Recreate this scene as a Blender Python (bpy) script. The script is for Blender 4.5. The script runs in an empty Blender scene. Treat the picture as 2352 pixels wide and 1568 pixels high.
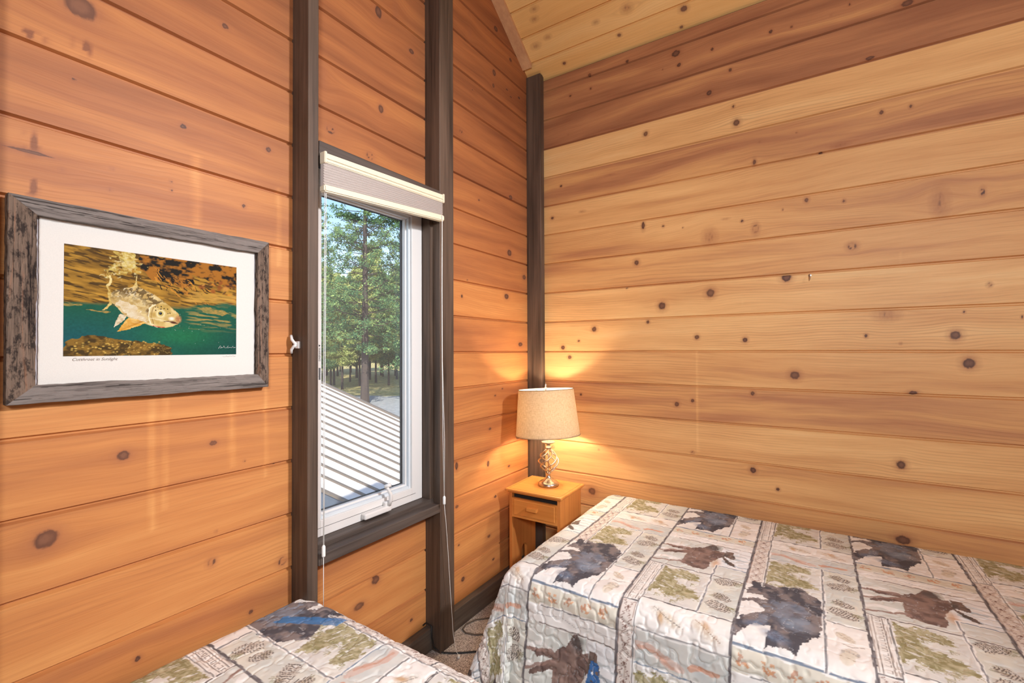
import bpy, bmesh, math, random
import numpy as np
from mathutils import Matrix, Vector

# ---------------------------------------------------------------- camera, sky, sun, lights, exposure
SC = bpy.context.scene
SC.view_settings.view_transform = 'Standard'
SC.view_settings.look = 'None'
SC.view_settings.gamma = 1.0
SC.view_settings.use_curve_mapping = False
SC.view_settings.exposure = 0.0
COL = SC.collection

cam_d = bpy.data.cameras.new('camera')
cam_d.sensor_width = 36.0
cam_d.lens = 1056.6 / 2352 * 36.0
cam_d.shift_y = 1.86 / 2352
cam_d.clip_start = 0.02
cam_d.clip_end = 400
cam = bpy.data.objects.new('camera', cam_d)
COL.objects.link(cam)
YAW, PIT, ROL = .575938, .0136637, -.0040885
_h = Vector((-math.sin(YAW), math.cos(YAW), 0)); _r = Vector((math.cos(YAW), math.sin(YAW), 0)); _z = Vector((0, 0, 1))
_f = _h * math.cos(PIT) + _z * math.sin(PIT)
_u = -_h * math.sin(PIT) + _z * math.cos(PIT)
CR = _r * math.cos(ROL) + _u * math.sin(ROL)
CU = _u * math.cos(ROL) - _r * math.sin(ROL)
M = Matrix.Identity(4)
for i in range(3):
    M[i][0] = CR[i]; M[i][1] = CU[i]; M[i][2] = -_f[i]
M[2][3] = 1.35
cam.matrix_world = M
SC.camera = cam

world = bpy.data.worlds.new('sky')
SC.world = world
world.use_nodes = True
wn = world.node_tree
wn.nodes.clear()
sky = wn.nodes.new('ShaderNodeTexSky')
sky.sky_type = 'NISHITA'
sky.sun_disc = False
sky.sun_elevation = math.radians(42)
sky.sun_rotation = math.radians(150)
sky.air_density = 1.0
sky.dust_density = 0.6
bgn = wn.nodes.new('ShaderNodeBackground')
bgn.inputs['Strength'].default_value = 0.42
wo = wn.nodes.new('ShaderNodeOutputWorld')
wn.links.new(sky.outputs[0], bgn.inputs[0])
wn.links.new(bgn.outputs[0], wo.inputs[0])

def lamp(name, kind, loc, power, color=(1, 1, 1), size=.3, target=None):
    d = bpy.data.lights.new(name, kind)
    d.energy = power; d.color = color
    if kind == 'AREA':
        d.shape = 'DISK'; d.size = size
    elif kind == 'POINT':
        d.shadow_soft_size = size
    elif kind == 'SUN':
        d.angle = size
    o = bpy.data.objects.new(name, d)
    o.location = loc
    if target is not None:
        o.rotation_euler = (Vector(target) - Vector(loc)).to_track_quat('-Z', 'Y').to_euler()
    COL.objects.link(o)
    return o

sun = lamp('sun', 'SUN', (5, -20, 20), 11.0, (1.0, .93, .82), .009, None)
sun.rotation_euler = Vector((-.56, .58, -.70)).to_track_quat('-Z', 'Y').to_euler()
ml = lamp('key_light', 'AREA', (1.75, 1.35, 2.65), 20, (.94, .96, 1.0), .2, (-1.45, 1.0, 1.2))  # unseen key light added off to the right; no ceiling fixture hangs there
ml.data.spread = math.radians(75)
lamp('camera_fill', 'AREA', (.75, -.8, 2.05), 58, (.86, .94, 1.0), .5, (.05, 2.3, 1.75))  # unseen area light added behind the camera to even out the walls

# ---------------------------------------------------------------- measured data (metres on each surface)
K2=[[-1.174,2.839,0.0079,0.0073,"k"],[-1.045,2.842,0.0075,0.0071,"k"],[-1.052,2.924,0.0101,0.0095,"k"],[-0.829,2.926,0.0092,0.009,"k"],[-0.571,2.877,0.0224,0.017,"k"],[-0.556,2.812,0.0101,0.0106,"k"],[-0.639,2.817,0.0042,0.0043,"k"],[-0.396,2.836,0.0075,0.0082,"k"],[-0.141,2.828,0.0083,0.0096,"k"],[-0.058,2.818,0.0056,0.0066,"k"],[0.157,2.833,0.005,0.0062,"k"],[0.09,2.811,0.004,0.004,"k"],[0.347,2.759,0.0215,0.0134,"k"],[-0.315,2.705,0.0081,0.009,"k"],[-0.412,2.622,0.0123,0.0133,"k"],[0.223,2.575,0.0183,0.0078,"k"],[-1.189,2.613,0.004,0.004,"k"],[-0.29,2.439,0.0142,0.0159,"k"],[-0.303,2.522,0.0063,0.007,"k"],[-0.731,2.499,0.012,0.0121,"k"],[0.259,2.333,0.0073,0.0094,"k"],[0.353,2.331,0.0057,0.0075,"k"],[-0.043,2.327,0.004,0.004,"k"],[-0.192,2.322,0.004,0.004,"k"],[-0.339,2.323,0.0407,0.005,"s"],[-1.238,2.317,0.0081,0.0073,"k"],[-0.936,2.321,0.0262,0.0046,"s"],[-0.215,2.23,0.0069,0.0146,"k"],[0.117,2.231,0.0287,0.0107,"s"],[0.046,2.214,0.009,0.004,"k"],[-1.298,2.135,0.0097,0.0086,"k"],[-1.102,2.143,0.0191,0.0071,"s"],[0.128,1.984,0.0057,0.0071,"k"],[-0.009,2.012,0.0085,0.0101,"k"],[-0.102,1.985,0.004,0.0047,"k"],[-0.27,1.958,0.0062,0.0069,"k"],[-0.213,1.913,0.012,0.0194,"r"],[-0.643,1.989,0.0063,0.0064,"k"],[-0.543,1.967,0.004,0.0042,"k"],[-0.342,1.98,0.0182,0.005,"s"],[-0.748,2.008,0.0088,0.0198,"k"],[-0.417,1.902,0.0282,0.0356,"s"],[0.558,1.942,0.0067,0.0141,"r"],[0.436,1.924,0.0238,0.0487,"s"],[0.154,1.783,0.0155,0.0141,"r"],[-0.786,1.812,0.0134,0.0133,"k"],[-0.415,1.622,0.0188,0.0203,"k"],[-0.652,1.571,0.0189,0.0193,"k"],[-0.09,1.67,0.0192,0.0187,"k"],[0.572,1.585,0.0066,0.0078,"r"],[-1.033,1.459,0.0148,0.0139,"k"],[-0.727,1.489,0.0087,0.0087,"k"],[-0.481,1.404,0.0107,0.0113,"k"],[-0.263,1.387,0.0105,0.0117,"k"],[0.197,1.398,0.0062,0.0078,"k"],[0.475,1.395,0.0163,0.0175,"k"],[0.267,1.486,0.036,0.0237,"s"],[0.657,1.459,0.0042,0.006,"k"],[0.309,1.364,0.004,0.005,"k"],[-1.129,1.393,0.0077,0.0071,"k"],[-1.232,1.355,0.0134,0.0121,"k"],[-1.188,1.298,0.0119,0.0108,"k"],[-0.062,1.224,0.0189,0.0185,"k"],[0.512,1.286,0.0182,0.0205,"k"],[0.346,1.164,0.0151,0.0083,"k"],[-1.118,1.083,0.0077,0.0071,"k"],[-0.581,1.061,0.0122,0.0126,"k"],[-0.504,1.083,0.0088,0.0093,"k"],[-0.233,1.133,0.0094,0.0106,"k"],[0.305,0.868,0.0154,0.0167,"k"],[-0.507,0.821,0.0069,0.0072,"r"],[-0.235,0.771,0.0129,0.0144,"k"],[-0.134,0.697,0.0073,0.0084,"k"],[-1.052,0.537,0.0211,0.0197,"k"],[-1.01,0.778,0.0049,0.0046,"k"],[0.308,0.563,0.0242,0.0183,"k"],[-1.303,0.759,0.0083,0.0073,"r"],[-0.841,1.68,0.0057,0.0056,"k"],[0.501,1.485,0.004,0.0055,"k"]]
K1=[[0.351,2.168,0.0331,0.0279,"k"],[0.674,2.312,0.0101,0.0085,"k"],[0.342,1.988,0.0055,0.0055,"k"],[0.567,1.968,0.0088,0.0079,"k"],[0.805,1.99,0.0093,0.0092,"k"],[0.413,1.801,0.004,0.004,"k"],[0.41,1.748,0.004,0.0042,"k"],[0.538,1.807,0.004,0.0046,"k"],[0.539,1.783,0.004,0.0046,"k"],[0.27,1.792,0.046,0.0046,"d"],[0.322,1.768,0.0066,0.0066,"s"],[0.273,1.714,0.0082,0.0173,"t"],[0.272,1.813,0.0102,0.0203,"t"],[0.357,2.072,0.0141,0.0156,"t"],[0.272,2.054,0.0186,0.0087,"t"],[0.44,1.086,0.0143,0.0125,"k"],[0.647,1.081,0.0099,0.008,"k"],[0.301,0.925,0.022,0.0208,"k"],[0.644,0.74,0.0108,0.0106,"r"],[0.855,0.662,0.0139,0.0132,"r"],[0.755,0.546,0.0073,0.0074,"k"],[0.472,0.563,0.0078,0.0075,"k"],[0.655,0.824,0.004,0.004,"k"],[0.734,1.012,0.004,0.004,"k"],[0.84,0.981,0.0137,0.0054,"r"],[0.73,1.789,0.0065,0.0067,"k"],[1.001,2.325,0.0176,0.0407,"s"],[1.435,2.65,0.0158,0.0115,"k"],[1.032,2.144,0.0163,0.0143,"r"],[1.21,2.112,0.0172,0.0138,"r"],[1.252,2.712,0.018,0.0249,"k"],[1.345,2.764,0.0122,0.0481,"s"],[1.158,0.374,0.0244,0.0131,"k"],[1.431,0.188,0.0103,0.0074,"k"],[1.238,0.439,0.0197,0.0154,"k"],[1.265,2.323,0.0136,0.0178,"k"],[2.08,3.128,0.0182,0.0158,"k"],[1.843,3.062,0.0103,0.0113,"s"],[1.849,2.968,0.013,0.0275,"s"],[2.229,3.032,0.0134,0.011,"k"],[2.063,2.873,0.015,0.0191,"k"],[2.055,2.798,0.0104,0.0138,"k"],[1.935,2.819,0.0055,0.004,"k"],[2.19,2.839,0.0114,0.0063,"k"],[2.321,2.851,0.0141,0.0075,"k"],[2.231,2.817,0.0167,0.0046,"k"],[1.867,2.687,0.0078,0.0049,"k"],[1.774,2.434,0.011,0.0102,"r"],[1.92,2.129,0.0095,0.0057,"k"],[2.226,2.227,0.02,0.0127,"k"],[2.21,1.901,0.0222,0.0191,"k"],[2.371,1.781,0.0192,0.0146,"k"],[1.822,1.697,0.0061,0.004,"k"],[1.778,1.611,0.0082,0.009,"k"],[2.177,1.647,0.0217,0.0154,"k"],[2.325,1.374,0.0238,0.0125,"k"],[2.132,1.126,0.009,0.005,"k"],[2.062,1.093,0.01,0.0057,"k"],[2.012,0.92,0.0124,0.0072,"k"],[2.295,0.831,0.0267,0.0141,"k"],[1.734,0.781,0.0102,0.0203,"k"],[1.994,0.737,0.0109,0.0159,"k"],[2.196,0.681,0.0125,0.0068,"k"],[2.06,0.545,0.0129,0.0073,"k"],[1.735,0.584,0.0123,0.0078,"k"],[1.999,0.351,0.0148,0.0072,"k"],[1.749,0.394,0.0083,0.0052,"k"],[1.78,0.215,0.0137,0.0119,"k"],[2.039,0.214,0.0114,0.0065,"k"],[1.433,0.188,0.008,0.0058,"k"]]
KC=[[-1.196,0.041,0.0105,0.0084,"k"],[-0.851,0.076,0.0103,0.0082,"k"],[-0.514,0.082,0.0164,0.0131,"k"],[-0.541,0.004,0.0085,0.0068,"k"],[-0.778,0.184,0.0253,0.0202,"s"],[-1.246,0.358,0.0205,0.0123,"s"],[-1.268,0.313,0.0209,0.0125,"s"],[-0.773,0.186,0.0211,0.0127,"s"],[-0.951,0.179,0.018,0.0108,"s"],[-1.233,0.204,0.0196,0.0118,"s"],[-1.32,0.185,0.0253,0.0152,"s"]]
PIC={"body":[[0.226,0.406],[0.25,0.371],[0.284,0.353],[0.328,0.338],[0.364,0.322],[0.401,0.347],[0.458,0.389],[0.512,0.449],[0.557,0.504],[0.598,0.56],[0.611,0.607],[0.609,0.651],[0.598,0.675],[0.568,0.707],[0.528,0.72],[0.479,0.716],[0.431,0.699],[0.393,0.68],[0.356,0.649],[0.316,0.628],[0.298,0.614],[0.281,0.591],[0.263,0.552],[0.242,0.514],[0.225,0.493],[0.22,0.446]],"tail":[[0.226,0.406],[0.216,0.368],[0.206,0.331],[0.202,0.347],[0.209,0.385],[0.208,0.448],[0.219,0.493],[0.204,0.534],[0.18,0.578],[0.2,0.566],[0.218,0.533],[0.233,0.503]],"dorsal":[[0.319,0.356],[0.342,0.322],[0.353,0.29],[0.357,0.224],[0.363,0.213],[0.361,0.288],[0.369,0.332]],"pelvic":[[0.272,0.598],[0.307,0.618],[0.298,0.654],[0.268,0.698],[0.24,0.733],[0.252,0.671]],"pect":[[0.32,0.634],[0.356,0.644],[0.416,0.676],[0.375,0.708],[0.316,0.747],[0.258,0.771],[0.281,0.709],[0.307,0.651]],"belly":[[0.242,0.514],[0.267,0.48],[0.307,0.483],[0.356,0.501],[0.379,0.572],[0.402,0.636],[0.421,0.693],[0.393,0.68],[0.356,0.649],[0.316,0.628],[0.285,0.593]],"head":[[0.435,0.525],[0.463,0.489],[0.512,0.458],[0.557,0.504],[0.598,0.56],[0.611,0.607],[0.609,0.651],[0.598,0.675],[0.568,0.707],[0.528,0.72],[0.479,0.716],[0.44,0.683],[0.426,0.609]],"eye":[[0.497,0.578]],"mouth":[[0.518,0.657],[0.542,0.651],[0.568,0.662],[0.596,0.672]],"red":[[0.454,0.703],[0.483,0.714],[0.518,0.717]],"nose":[[0.562,0.624],[0.603,0.608]],"spots":[[0.466,0.514],[0.48,0.514],[0.5,0.506],[0.517,0.525],[0.537,0.528],[0.498,0.531],[0.552,0.569],[0.54,0.574],[0.468,0.547]],"rock":[[0.003,0.88],[0.027,0.854],[0.061,0.835],[0.119,0.809],[0.184,0.816],[0.243,0.838],[0.33,0.853],[0.422,0.871],[0.518,0.892],[0.563,0.92],[0.553,0.946],[0.574,0.987],[0.559,1.006],[0.002,1.004]],"dark":[[0.372,0.007],[0.515,-0.001],[0.724,-0.017],[0.999,-0.012],[1.0,0.245],[0.921,0.239],[0.838,0.206],[0.697,0.141],[0.703,0.238],[0.649,0.283],[0.566,0.27],[0.419,0.22],[0.363,0.108]],"splash":[[0.257,0.004],[0.327,-0.006],[0.354,0.061],[0.366,0.148],[0.359,0.215],[0.319,0.19],[0.266,0.225],[0.207,0.26],[0.24,0.19],[0.27,0.112]],"water":[[0.0,0.498],[0.079,0.503],[0.22,0.503],[0.329,0.496],[0.468,0.488],[0.587,0.483],[0.587,0.414],[0.671,0.35],[0.753,0.374],[0.867,0.359],[1.0,0.293],[1.002,0.992],[0.002,1.004]],"gold1":[[0.726,0.495],[0.81,0.486],[0.898,0.505],[0.946,0.538],[0.886,0.562],[0.781,0.543]],"gold2":[[0.001,0.534],[0.091,0.528],[0.079,0.548],[0.001,0.556]],"gold3":[[0.107,0.579],[0.216,0.576],[0.225,0.591],[0.167,0.596]],"tailline":[[0.215,0.251],[0.226,0.272],[0.222,0.304],[0.207,0.338]],"sig":[[0.869,0.934],[0.884,0.902],[0.893,0.925],[0.881,0.927],[0.905,0.92],[0.908,0.902],[0.914,0.925],[0.929,0.925],[0.941,0.902],[0.936,0.927],[0.953,0.92],[0.966,0.925],[0.975,0.906],[0.978,0.925],[0.993,0.92]]}
TILE={"bear":[[0.021,0.419],[0.052,0.409],[0.09,0.423],[0.117,0.406],[0.154,0.391],[0.181,0.419],[0.213,0.449],[0.222,0.507],[0.221,0.56],[0.208,0.61],[0.202,0.66],[0.171,0.705],[0.16,0.73],[0.157,0.762],[0.148,0.762],[0.135,0.754],[0.112,0.755],[0.092,0.756],[0.079,0.764],[0.08,0.732],[0.089,0.686],[0.088,0.673],[0.07,0.678],[0.045,0.683],[0.029,0.717],[0.008,0.752],[-0.004,0.758],[0.001,0.693],[0.016,0.651],[0.04,0.624],[0.067,0.599],[0.061,0.578],[0.028,0.55],[0.007,0.573],[0.005,0.549],[0.038,0.528],[0.072,0.527],[0.055,0.499],[0.011,0.51],[0.011,0.474],[0.026,0.454]],"moose":[[0.012,0.979],[0.044,0.977],[0.075,0.979],[0.106,0.972],[0.131,0.948],[0.146,0.945],[0.158,0.921],[0.178,0.891],[0.194,0.908],[0.205,0.944],[0.222,0.941],[0.229,0.977],[0.211,1.02],[0.192,1.062],[0.194,1.097],[0.181,1.132],[0.155,1.135],[0.112,1.12],[0.097,1.116],[0.112,1.098],[0.1,1.091],[0.103,1.026],[0.02,1.061],[0.021,1.048],[0.101,0.993],[0.05,0.999]],"antler":[[0.227,0.929],[0.253,0.93],[0.265,0.978],[0.259,0.993],[0.24,0.989],[0.226,0.979],[0.242,1.007],[0.264,1.03],[0.279,1.056],[0.26,1.051],[0.238,1.029],[0.221,0.99]],"fir":[[0.065,1.172],[0.079,1.184],[0.098,1.186],[0.12,1.171],[0.148,1.18],[0.176,1.2],[0.185,1.231],[0.158,1.23],[0.131,1.235],[0.113,1.234],[0.113,1.264],[0.146,1.28],[0.173,1.3],[0.194,1.314],[0.209,1.352],[0.182,1.357],[0.15,1.358],[0.114,1.375],[0.09,1.353],[0.069,1.356],[0.059,1.395],[0.044,1.435],[0.043,1.395],[0.056,1.319],[0.056,1.258]]}


AX = -1.45          # window wall plane x
BY = 2.451          # back wall plane y
PB = .17577         # board pitch
Z0 = 1.3319         # a seam height
FZ = .025           # floor level

# ---------------------------------------------------------------- numpy noise
def _hash(ix, iy, seed):
    n = (ix.astype(np.int64) * 374761393 + iy.astype(np.int64) * 668265263 + seed * 1442695041) & 0xffffffff
    n = ((n ^ (n >> 13)) * 1274126177) & 0xffffffff
    n = (n ^ (n >> 16)) & 0xffffffff
    return n / 4294967295.0

def vn(x, y, seed=0):
    x = np.asarray(x, float); y = np.asarray(y, float)
    ix = np.floor(x); iy = np.floor(y)
    fx = x - ix; fy = y - iy
    fx = fx * fx * fx * (fx * (fx * 6 - 15) + 10); fy = fy * fy * fy * (fy * (fy * 6 - 15) + 10)
    a = _hash(ix, iy, seed); b = _hash(ix + 1, iy, seed); c = _hash(ix, iy + 1, seed); d = _hash(ix + 1, iy + 1, seed)
    return (a * (1 - fx) + b * fx) * (1 - fy) + (c * (1 - fx) + d * fx) * fy

def fbm(x, y, seed=0, oct=3):
    t = 0; a = 1; s = 0
    for i in range(oct):
        t = t + a * vn(x * 2 ** i, y * 2 ** i, seed + 17 * i); s += a; a *= .5
    return t / s

def lin(c):
    c = np.asarray(c, float) / 255.0
    return np.where(c <= .04045, c / 12.92, ((c + .055) / 1.055) ** 2.4)

# ---------------------------------------------------------------- object helpers
def tag(o, label=None, cat=None, group=None, kind=None):
    if label: o['label'] = label
    if cat: o['category'] = cat
    if group: o['group'] = group
    if kind: o['kind'] = kind
    return o

def empty(name, loc=(0, 0, 0), rz=0.0, parent=None):
    o = bpy.data.objects.new(name, None)
    o.empty_display_size = .05
    o.location = loc; o.rotation_euler = (0, 0, rz)
    COL.objects.link(o)
    if parent: o.parent = parent
    return o

def obj(name, me, mat=None, parent=None):
    if isinstance(me, bmesh.types.BMesh):
        bm = me
        me = bpy.data.meshes.new(name)
        bmesh.ops.recalc_face_normals(bm, faces=bm.faces)
        bm.to_mesh(me); bm.free()
    if mat: me.materials.append(mat)
    o = bpy.data.objects.new(name, me)
    COL.objects.link(o)
    if parent: o.parent = parent
    return o

def smooth(o, on=True):
    o.data.polygons.foreach_set('use_smooth', [on] * len(o.data.polygons))
    return o

def box(bm, x0, x1, y0, y1, z0, z1, bev=0.0, seg=2):
    vs = [bm.verts.new(p) for p in ((x0, y0, z0), (x1, y0, z0), (x1, y1, z0), (x0, y1, z0), (x0, y0, z1), (x1, y0, z1), (x1, y1, z1), (x0, y1, z1))]
    fs = [bm.faces.new([vs[i] for i in f]) for f in ((0, 3, 2, 1), (4, 5, 6, 7), (0, 1, 5, 4), (1, 2, 6, 5), (2, 3, 7, 6), (3, 0, 4, 7))]
    if bev > 0:
        es = set(e for f in fs for e in f.edges)
        bmesh.ops.bevel(bm, geom=list(es), offset=bev, segments=seg, affect='EDGES', profile=.5)
    return vs

def B(*a, **k):
    bm = bmesh.new(); box(bm, *a, **k); return bm

def tube(bm, pts, r, n=8, cap=True):
    pts = [Vector(p) for p in pts]
    rad = r if isinstance(r, (list, tuple)) else [r] * len(pts)
    rings = []
    up = None
    for i, p in enumerate(pts):
        t = (pts[min(i + 1, len(pts) - 1)] - pts[max(i - 1, 0)]).normalized()
        if up is None:
            up = t.orthogonal().normalized()
        up = (up - t * up.dot(t))
        if up.length < 1e-6: up = t.orthogonal()
        up.normalize()
        sd = t.cross(up)
        rings.append([bm.verts.new(p + (up * math.cos(a) + sd * math.sin(a)) * rad[i]) for a in [2 * math.pi * k / n for k in range(n)]])
    for a, b in zip(rings, rings[1:]):
        for k in range(n):
            bm.faces.new((a[k], a[(k + 1) % n], b[(k + 1) % n], b[k]))
    if cap:
        bm.faces.new(rings[0][::-1]); bm.faces.new(rings[-1])

def T(pts, r, n=8, cap=True):
    bm = bmesh.new(); tube(bm, pts, r, n, cap); return bm

def lathe(bm, prof, n=40, c=(0, 0), close=False):
    rings = []
    for r, z in prof:
        if r < 1e-5:
            rings.append([bm.verts.new((c[0], c[1], z))])
        else:
            rings.append([bm.verts.new((c[0] + r * math.cos(2 * math.pi * k / n), c[1] + r * math.sin(2 * math.pi * k / n), z)) for k in range(n)])
    if close: rings.append(rings[0])
    for a, b in zip(rings, rings[1:]):
        for k in range(n):
            k2 = (k + 1) % n
            if len(a) == 1 and len(b) == 1: continue
            if len(a) == 1: bm.faces.new((a[0], b[k], b[k2]))
            elif len(b) == 1: bm.faces.new((a[k], a[k2], b[0]))
            else: bm.faces.new((a[k], a[k2], b[k2], b[k]))

def grid_mesh(name, P, keep=None, flip=False):
    """P: (nu, nv, 3) array -> mesh of quads"""
    nu, nv = P.shape[:2]
    idx = np.arange(nu * nv).reshape(nu, nv)
    q = np.stack([idx[:-1, :-1], idx[1:, :-1], idx[1:, 1:], idx[:-1, 1:]], -1)
    if flip: q = q[..., ::-1]
    q = q.reshape(-1, 4)
    if keep is not None: q = q[keep.reshape(-1)]
    me = bpy.data.meshes.new(name)
    me.vertices.add(nu * nv)
    me.vertices.foreach_set('co', P.reshape(-1).astype(np.float32))
    nf = len(q)
    me.loops.add(nf * 4)
    me.loops.foreach_set('vertex_index', q.reshape(-1).astype(np.int32))
    me.polygons.add(nf)
    me.polygons.foreach_set('loop_start', np.arange(0, nf * 4, 4, dtype=np.int32))
    me.polygons.foreach_set('use_smooth', np.zeros(nf, dtype=bool))
    me.update(calc_edges=True)
    return me

def fattr(me, name, a):
    at = me.attributes.new(name, 'FLOAT', 'POINT')
    at.data.foreach_set('value', np.asarray(a, np.float32).reshape(-1))

def cattr(me, name, rgb):
    at = me.attributes.new(name, 'FLOAT_COLOR', 'POINT')
    a = np.ones((rgb.reshape(-1, 3).shape[0], 4), np.float32)
    a[:, :3] = rgb.reshape(-1, 3)
    at.data.foreach_set('color', a.reshape(-1))

# ---------------------------------------------------------------- materials
class N:
    def __init__(s, name):
        s.m = bpy.data.materials.new(name); s.m.use_nodes = True
        s.t = s.m.node_tree; s.t.nodes.clear()
        s.out = s.n('ShaderNodeOutputMaterial')
    def n(s, typ, ins=None, **kw):
        nd = s.t.nodes.new(typ)
        for k, v in kw.items(): setattr(nd, k, v)
        for k, v in (ins or {}).items(): s.set(nd, k, v)
        return nd
    def set(s, nd, k, v):
        inp = nd.inputs[k]
        if isinstance(v, bpy.types.NodeSocket): s.t.links.new(v, inp)
        elif isinstance(v, bpy.types.Node): s.t.links.new(v.outputs[0], inp)
        else: inp.default_value = v
    def math(s, op, a, b=None, c=None, clamp=False):
        nd = s.n('ShaderNodeMath', operation=op); nd.use_clamp = clamp
        for i, v in enumerate((a, b, c)):
            if v is not None: s.set(nd, i, v)
        return nd.outputs[0]
    def mix(s, f, a, b, blend='MIX'):
        nd = s.n('ShaderNodeMix', data_type='RGBA', blend_type=blend)
        s.set(nd, 0, f); s.set(nd, 6, a); s.set(nd, 7, b)
        return nd.outputs[2]
    def ramp(s, f, stops, interp='LINEAR'):
        nd = s.n('ShaderNodeValToRGB'); cr = nd.color_ramp; cr.interpolation = interp
        while len(cr.elements) < len(stops): cr.elements.new(.5)
        for e, (p, c) in zip(cr.elements, stops):
            e.position = p; e.color = (*c, 1) if len(c) == 3 else c
        s.set(nd, 0, f)
        return nd.outputs[0]
    def attr(s, name, col=False):
        nd = s.n('ShaderNodeAttribute'); nd.attribute_name = name
        return nd.outputs['Color' if col else 'Fac']
    def noise(s, vec=None, scale=5, detail=3, rough=.5, dist=0.0):
        nd = s.n('ShaderNodeTexNoise', {'Scale': scale, 'Detail': detail, 'Roughness': rough, 'Distortion': dist})
        if vec is not None: s.set(nd, 'Vector', vec)
        return nd.outputs[0]
    def vec(s, x, y, z):
        return s.n('ShaderNodeCombineXYZ', {0: x, 1: y, 2: z}).outputs[0]
    def bump(s, h, strength=.2, dist=.001):
        return s.n('ShaderNodeBump', {'Height': h, 'Strength': strength, 'Distance': dist}).outputs[0]
    def princ(s, col, rough=.5, metal=0.0, normal=None, spec=.5, **kw):
        nd = s.n('ShaderNodeBsdfPrincipled', {'Base Color': col, 'Roughness': rough, 'Metallic': metal, 'Specular IOR Level': spec})
        if normal is not None: s.set(nd, 'Normal', normal)
        for k, v in kw.items(): s.set(nd, k, v)
        s.t.links.new(nd.outputs[0], s.out.inputs[0])
        return nd

def C(r, g, b):
    l = lin((r, g, b)); return (float(l[0]), float(l[1]), float(l[2]), 1)

def C3(r, g, b): return C(r, g, b)[:3]

def plank_material(name, tones, rough=.5, knotcol=(84, 54, 44), ringcol=(150, 92, 60), grainamt=1.0):
    m = N(name)
    g = m.attr('g'); s = m.attr('s'); bi = m.attr('bi'); bt = m.attr('bt'); kd = m.attr('kd'); st = m.attr('st')
    bi7 = m.math('MULTIPLY', bi, 37.0)
    wob = m.noise(m.vec(m.math('MULTIPLY', s, 2.2), m.math('MULTIPLY', g, 16.0), bi7), 1.0, 3)
    g2 = m.math('ADD', g, m.math('MULTIPLY', wob, .035))
    # growth rings: thin dark late-wood lines
    fr = m.math('FRACT', m.math('ADD', m.math('MULTIPLY', g2, m.math('ADD', 55.0, m.math('MULTIPLY', bi, 45.0))), bi7))
    ring = m.ramp(fr, [(0, (0, 0, 0)), (.55, (.08,) * 3), (.88, (1, 1, 1)), (1, (.1,) * 3)])
    ring = m.n('ShaderNodeSeparateColor', {0: ring}).outputs[0]
    rmask = m.noise(m.vec(m.math('MULTIPLY', s, 1.3), m.math('MULTIPLY', g, 7.0), m.math('ADD', bi7, 4.0)), 1.0, 2)
    rmask = m.ramp(rmask, [(.42, (.10,) * 3), (.66, (1, 1, 1))])
    ringa = m.math('MULTIPLY', ring, m.math('MULTIPLY', m.n('ShaderNodeSeparateColor', {0: rmask}).outputs[0], .36 * grainamt))
    fine = m.noise(m.vec(m.math('MULTIPLY', s, 9.0), m.math('MULTIPLY', g, 420.0), bi7), 1.0, 3, .6)
    broad = m.noise(m.vec(m.math('MULTIPLY', s, 1.0), m.math('MULTIPLY', g2, 14.0), m.math('ADD', bi7, 9.0)), 1.0, 3, .55)
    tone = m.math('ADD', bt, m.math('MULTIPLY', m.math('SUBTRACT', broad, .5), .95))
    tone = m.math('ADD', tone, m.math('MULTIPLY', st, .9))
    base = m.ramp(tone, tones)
    base = m.mix(m.math('MULTIPLY', m.math('SUBTRACT', fine, .46, clamp=True), .9 * grainamt, clamp=True), base, C(196, 150, 120), 'MULTIPLY')
    base = m.mix(ringa, base, C(*ringcol))
    # knot: halo, rings, heart
    kn = m.math('ADD', kd, m.math('MULTIPLY', m.math('SUBTRACT', m.noise(m.vec(m.math('MULTIPLY', s, 90.0), m.math('MULTIPLY', g, 110.0), 0.0), 1.0, 2), .5), .13))
    halo = m.ramp(kn, [(.24, (.55,) * 3), (.33, (.26,) * 3), (.55, (0, 0, 0))])
    base = m.mix(halo, base, C(158, 98, 66))
    kring = m.math('SINE', m.math('MULTIPLY', kn, 26.0))
    kc = m.mix(m.math('ADD', m.math('MULTIPLY', kring, .35), .5, clamp=True), C(*knotcol), C(124, 84, 64))
    heart = m.ramp(kn, [(.19, (1, 1, 1)), (.25, (0, 0, 0))])
    heart = m.math('MULTIPLY', m.n('ShaderNodeSeparateColor', {0: heart}).outputs[0], m.math('ADD', .45, m.math('MULTIPLY', m.noise(m.vec(m.math('MULTIPLY', s, 4.0), m.math('MULTIPLY', g, 4.0), 2.0), 1.0, 1), .9), clamp=True))
    base = m.mix(heart, base, kc)
    h = m.math('ADD', m.math('MULTIPLY', fine, .35), m.math('MULTIPLY', ring, -.25))
    m.princ(base, m.math('ADD', rough - .06, m.math('MULTIPLY', fine, .14)), normal=m.bump(h, .18, .0008), spec=.3)
    return m.m

PINE_TONES = [(.0, C3(160, 106, 74)), (.22, C3(190, 132, 90)), (.42, C3(220, 164, 106)), (.68, C3(238, 188, 126)), (1.0, C3(248, 212, 152))]
M_wall = plank_material('knotty_pine_planks', PINE_TONES)
M_wall2 = plank_material('amber_pine_planks', [(.0, C3(138, 84, 54)), (.25, C3(172, 108, 66)), (.5, C3(200, 132, 76)), (.75, C3(218, 154, 92)), (1.0, C3(234, 184, 122))])
M_ceil = plank_material('pale_pine_ceiling_boards', [(.0, C3(208, 150, 90)), (.4, C3(234, 182, 112)), (1.0, C3(248, 208, 142))], grainamt=.6, knotcol=(112, 76, 62), ringcol=(176, 118, 76))

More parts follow.
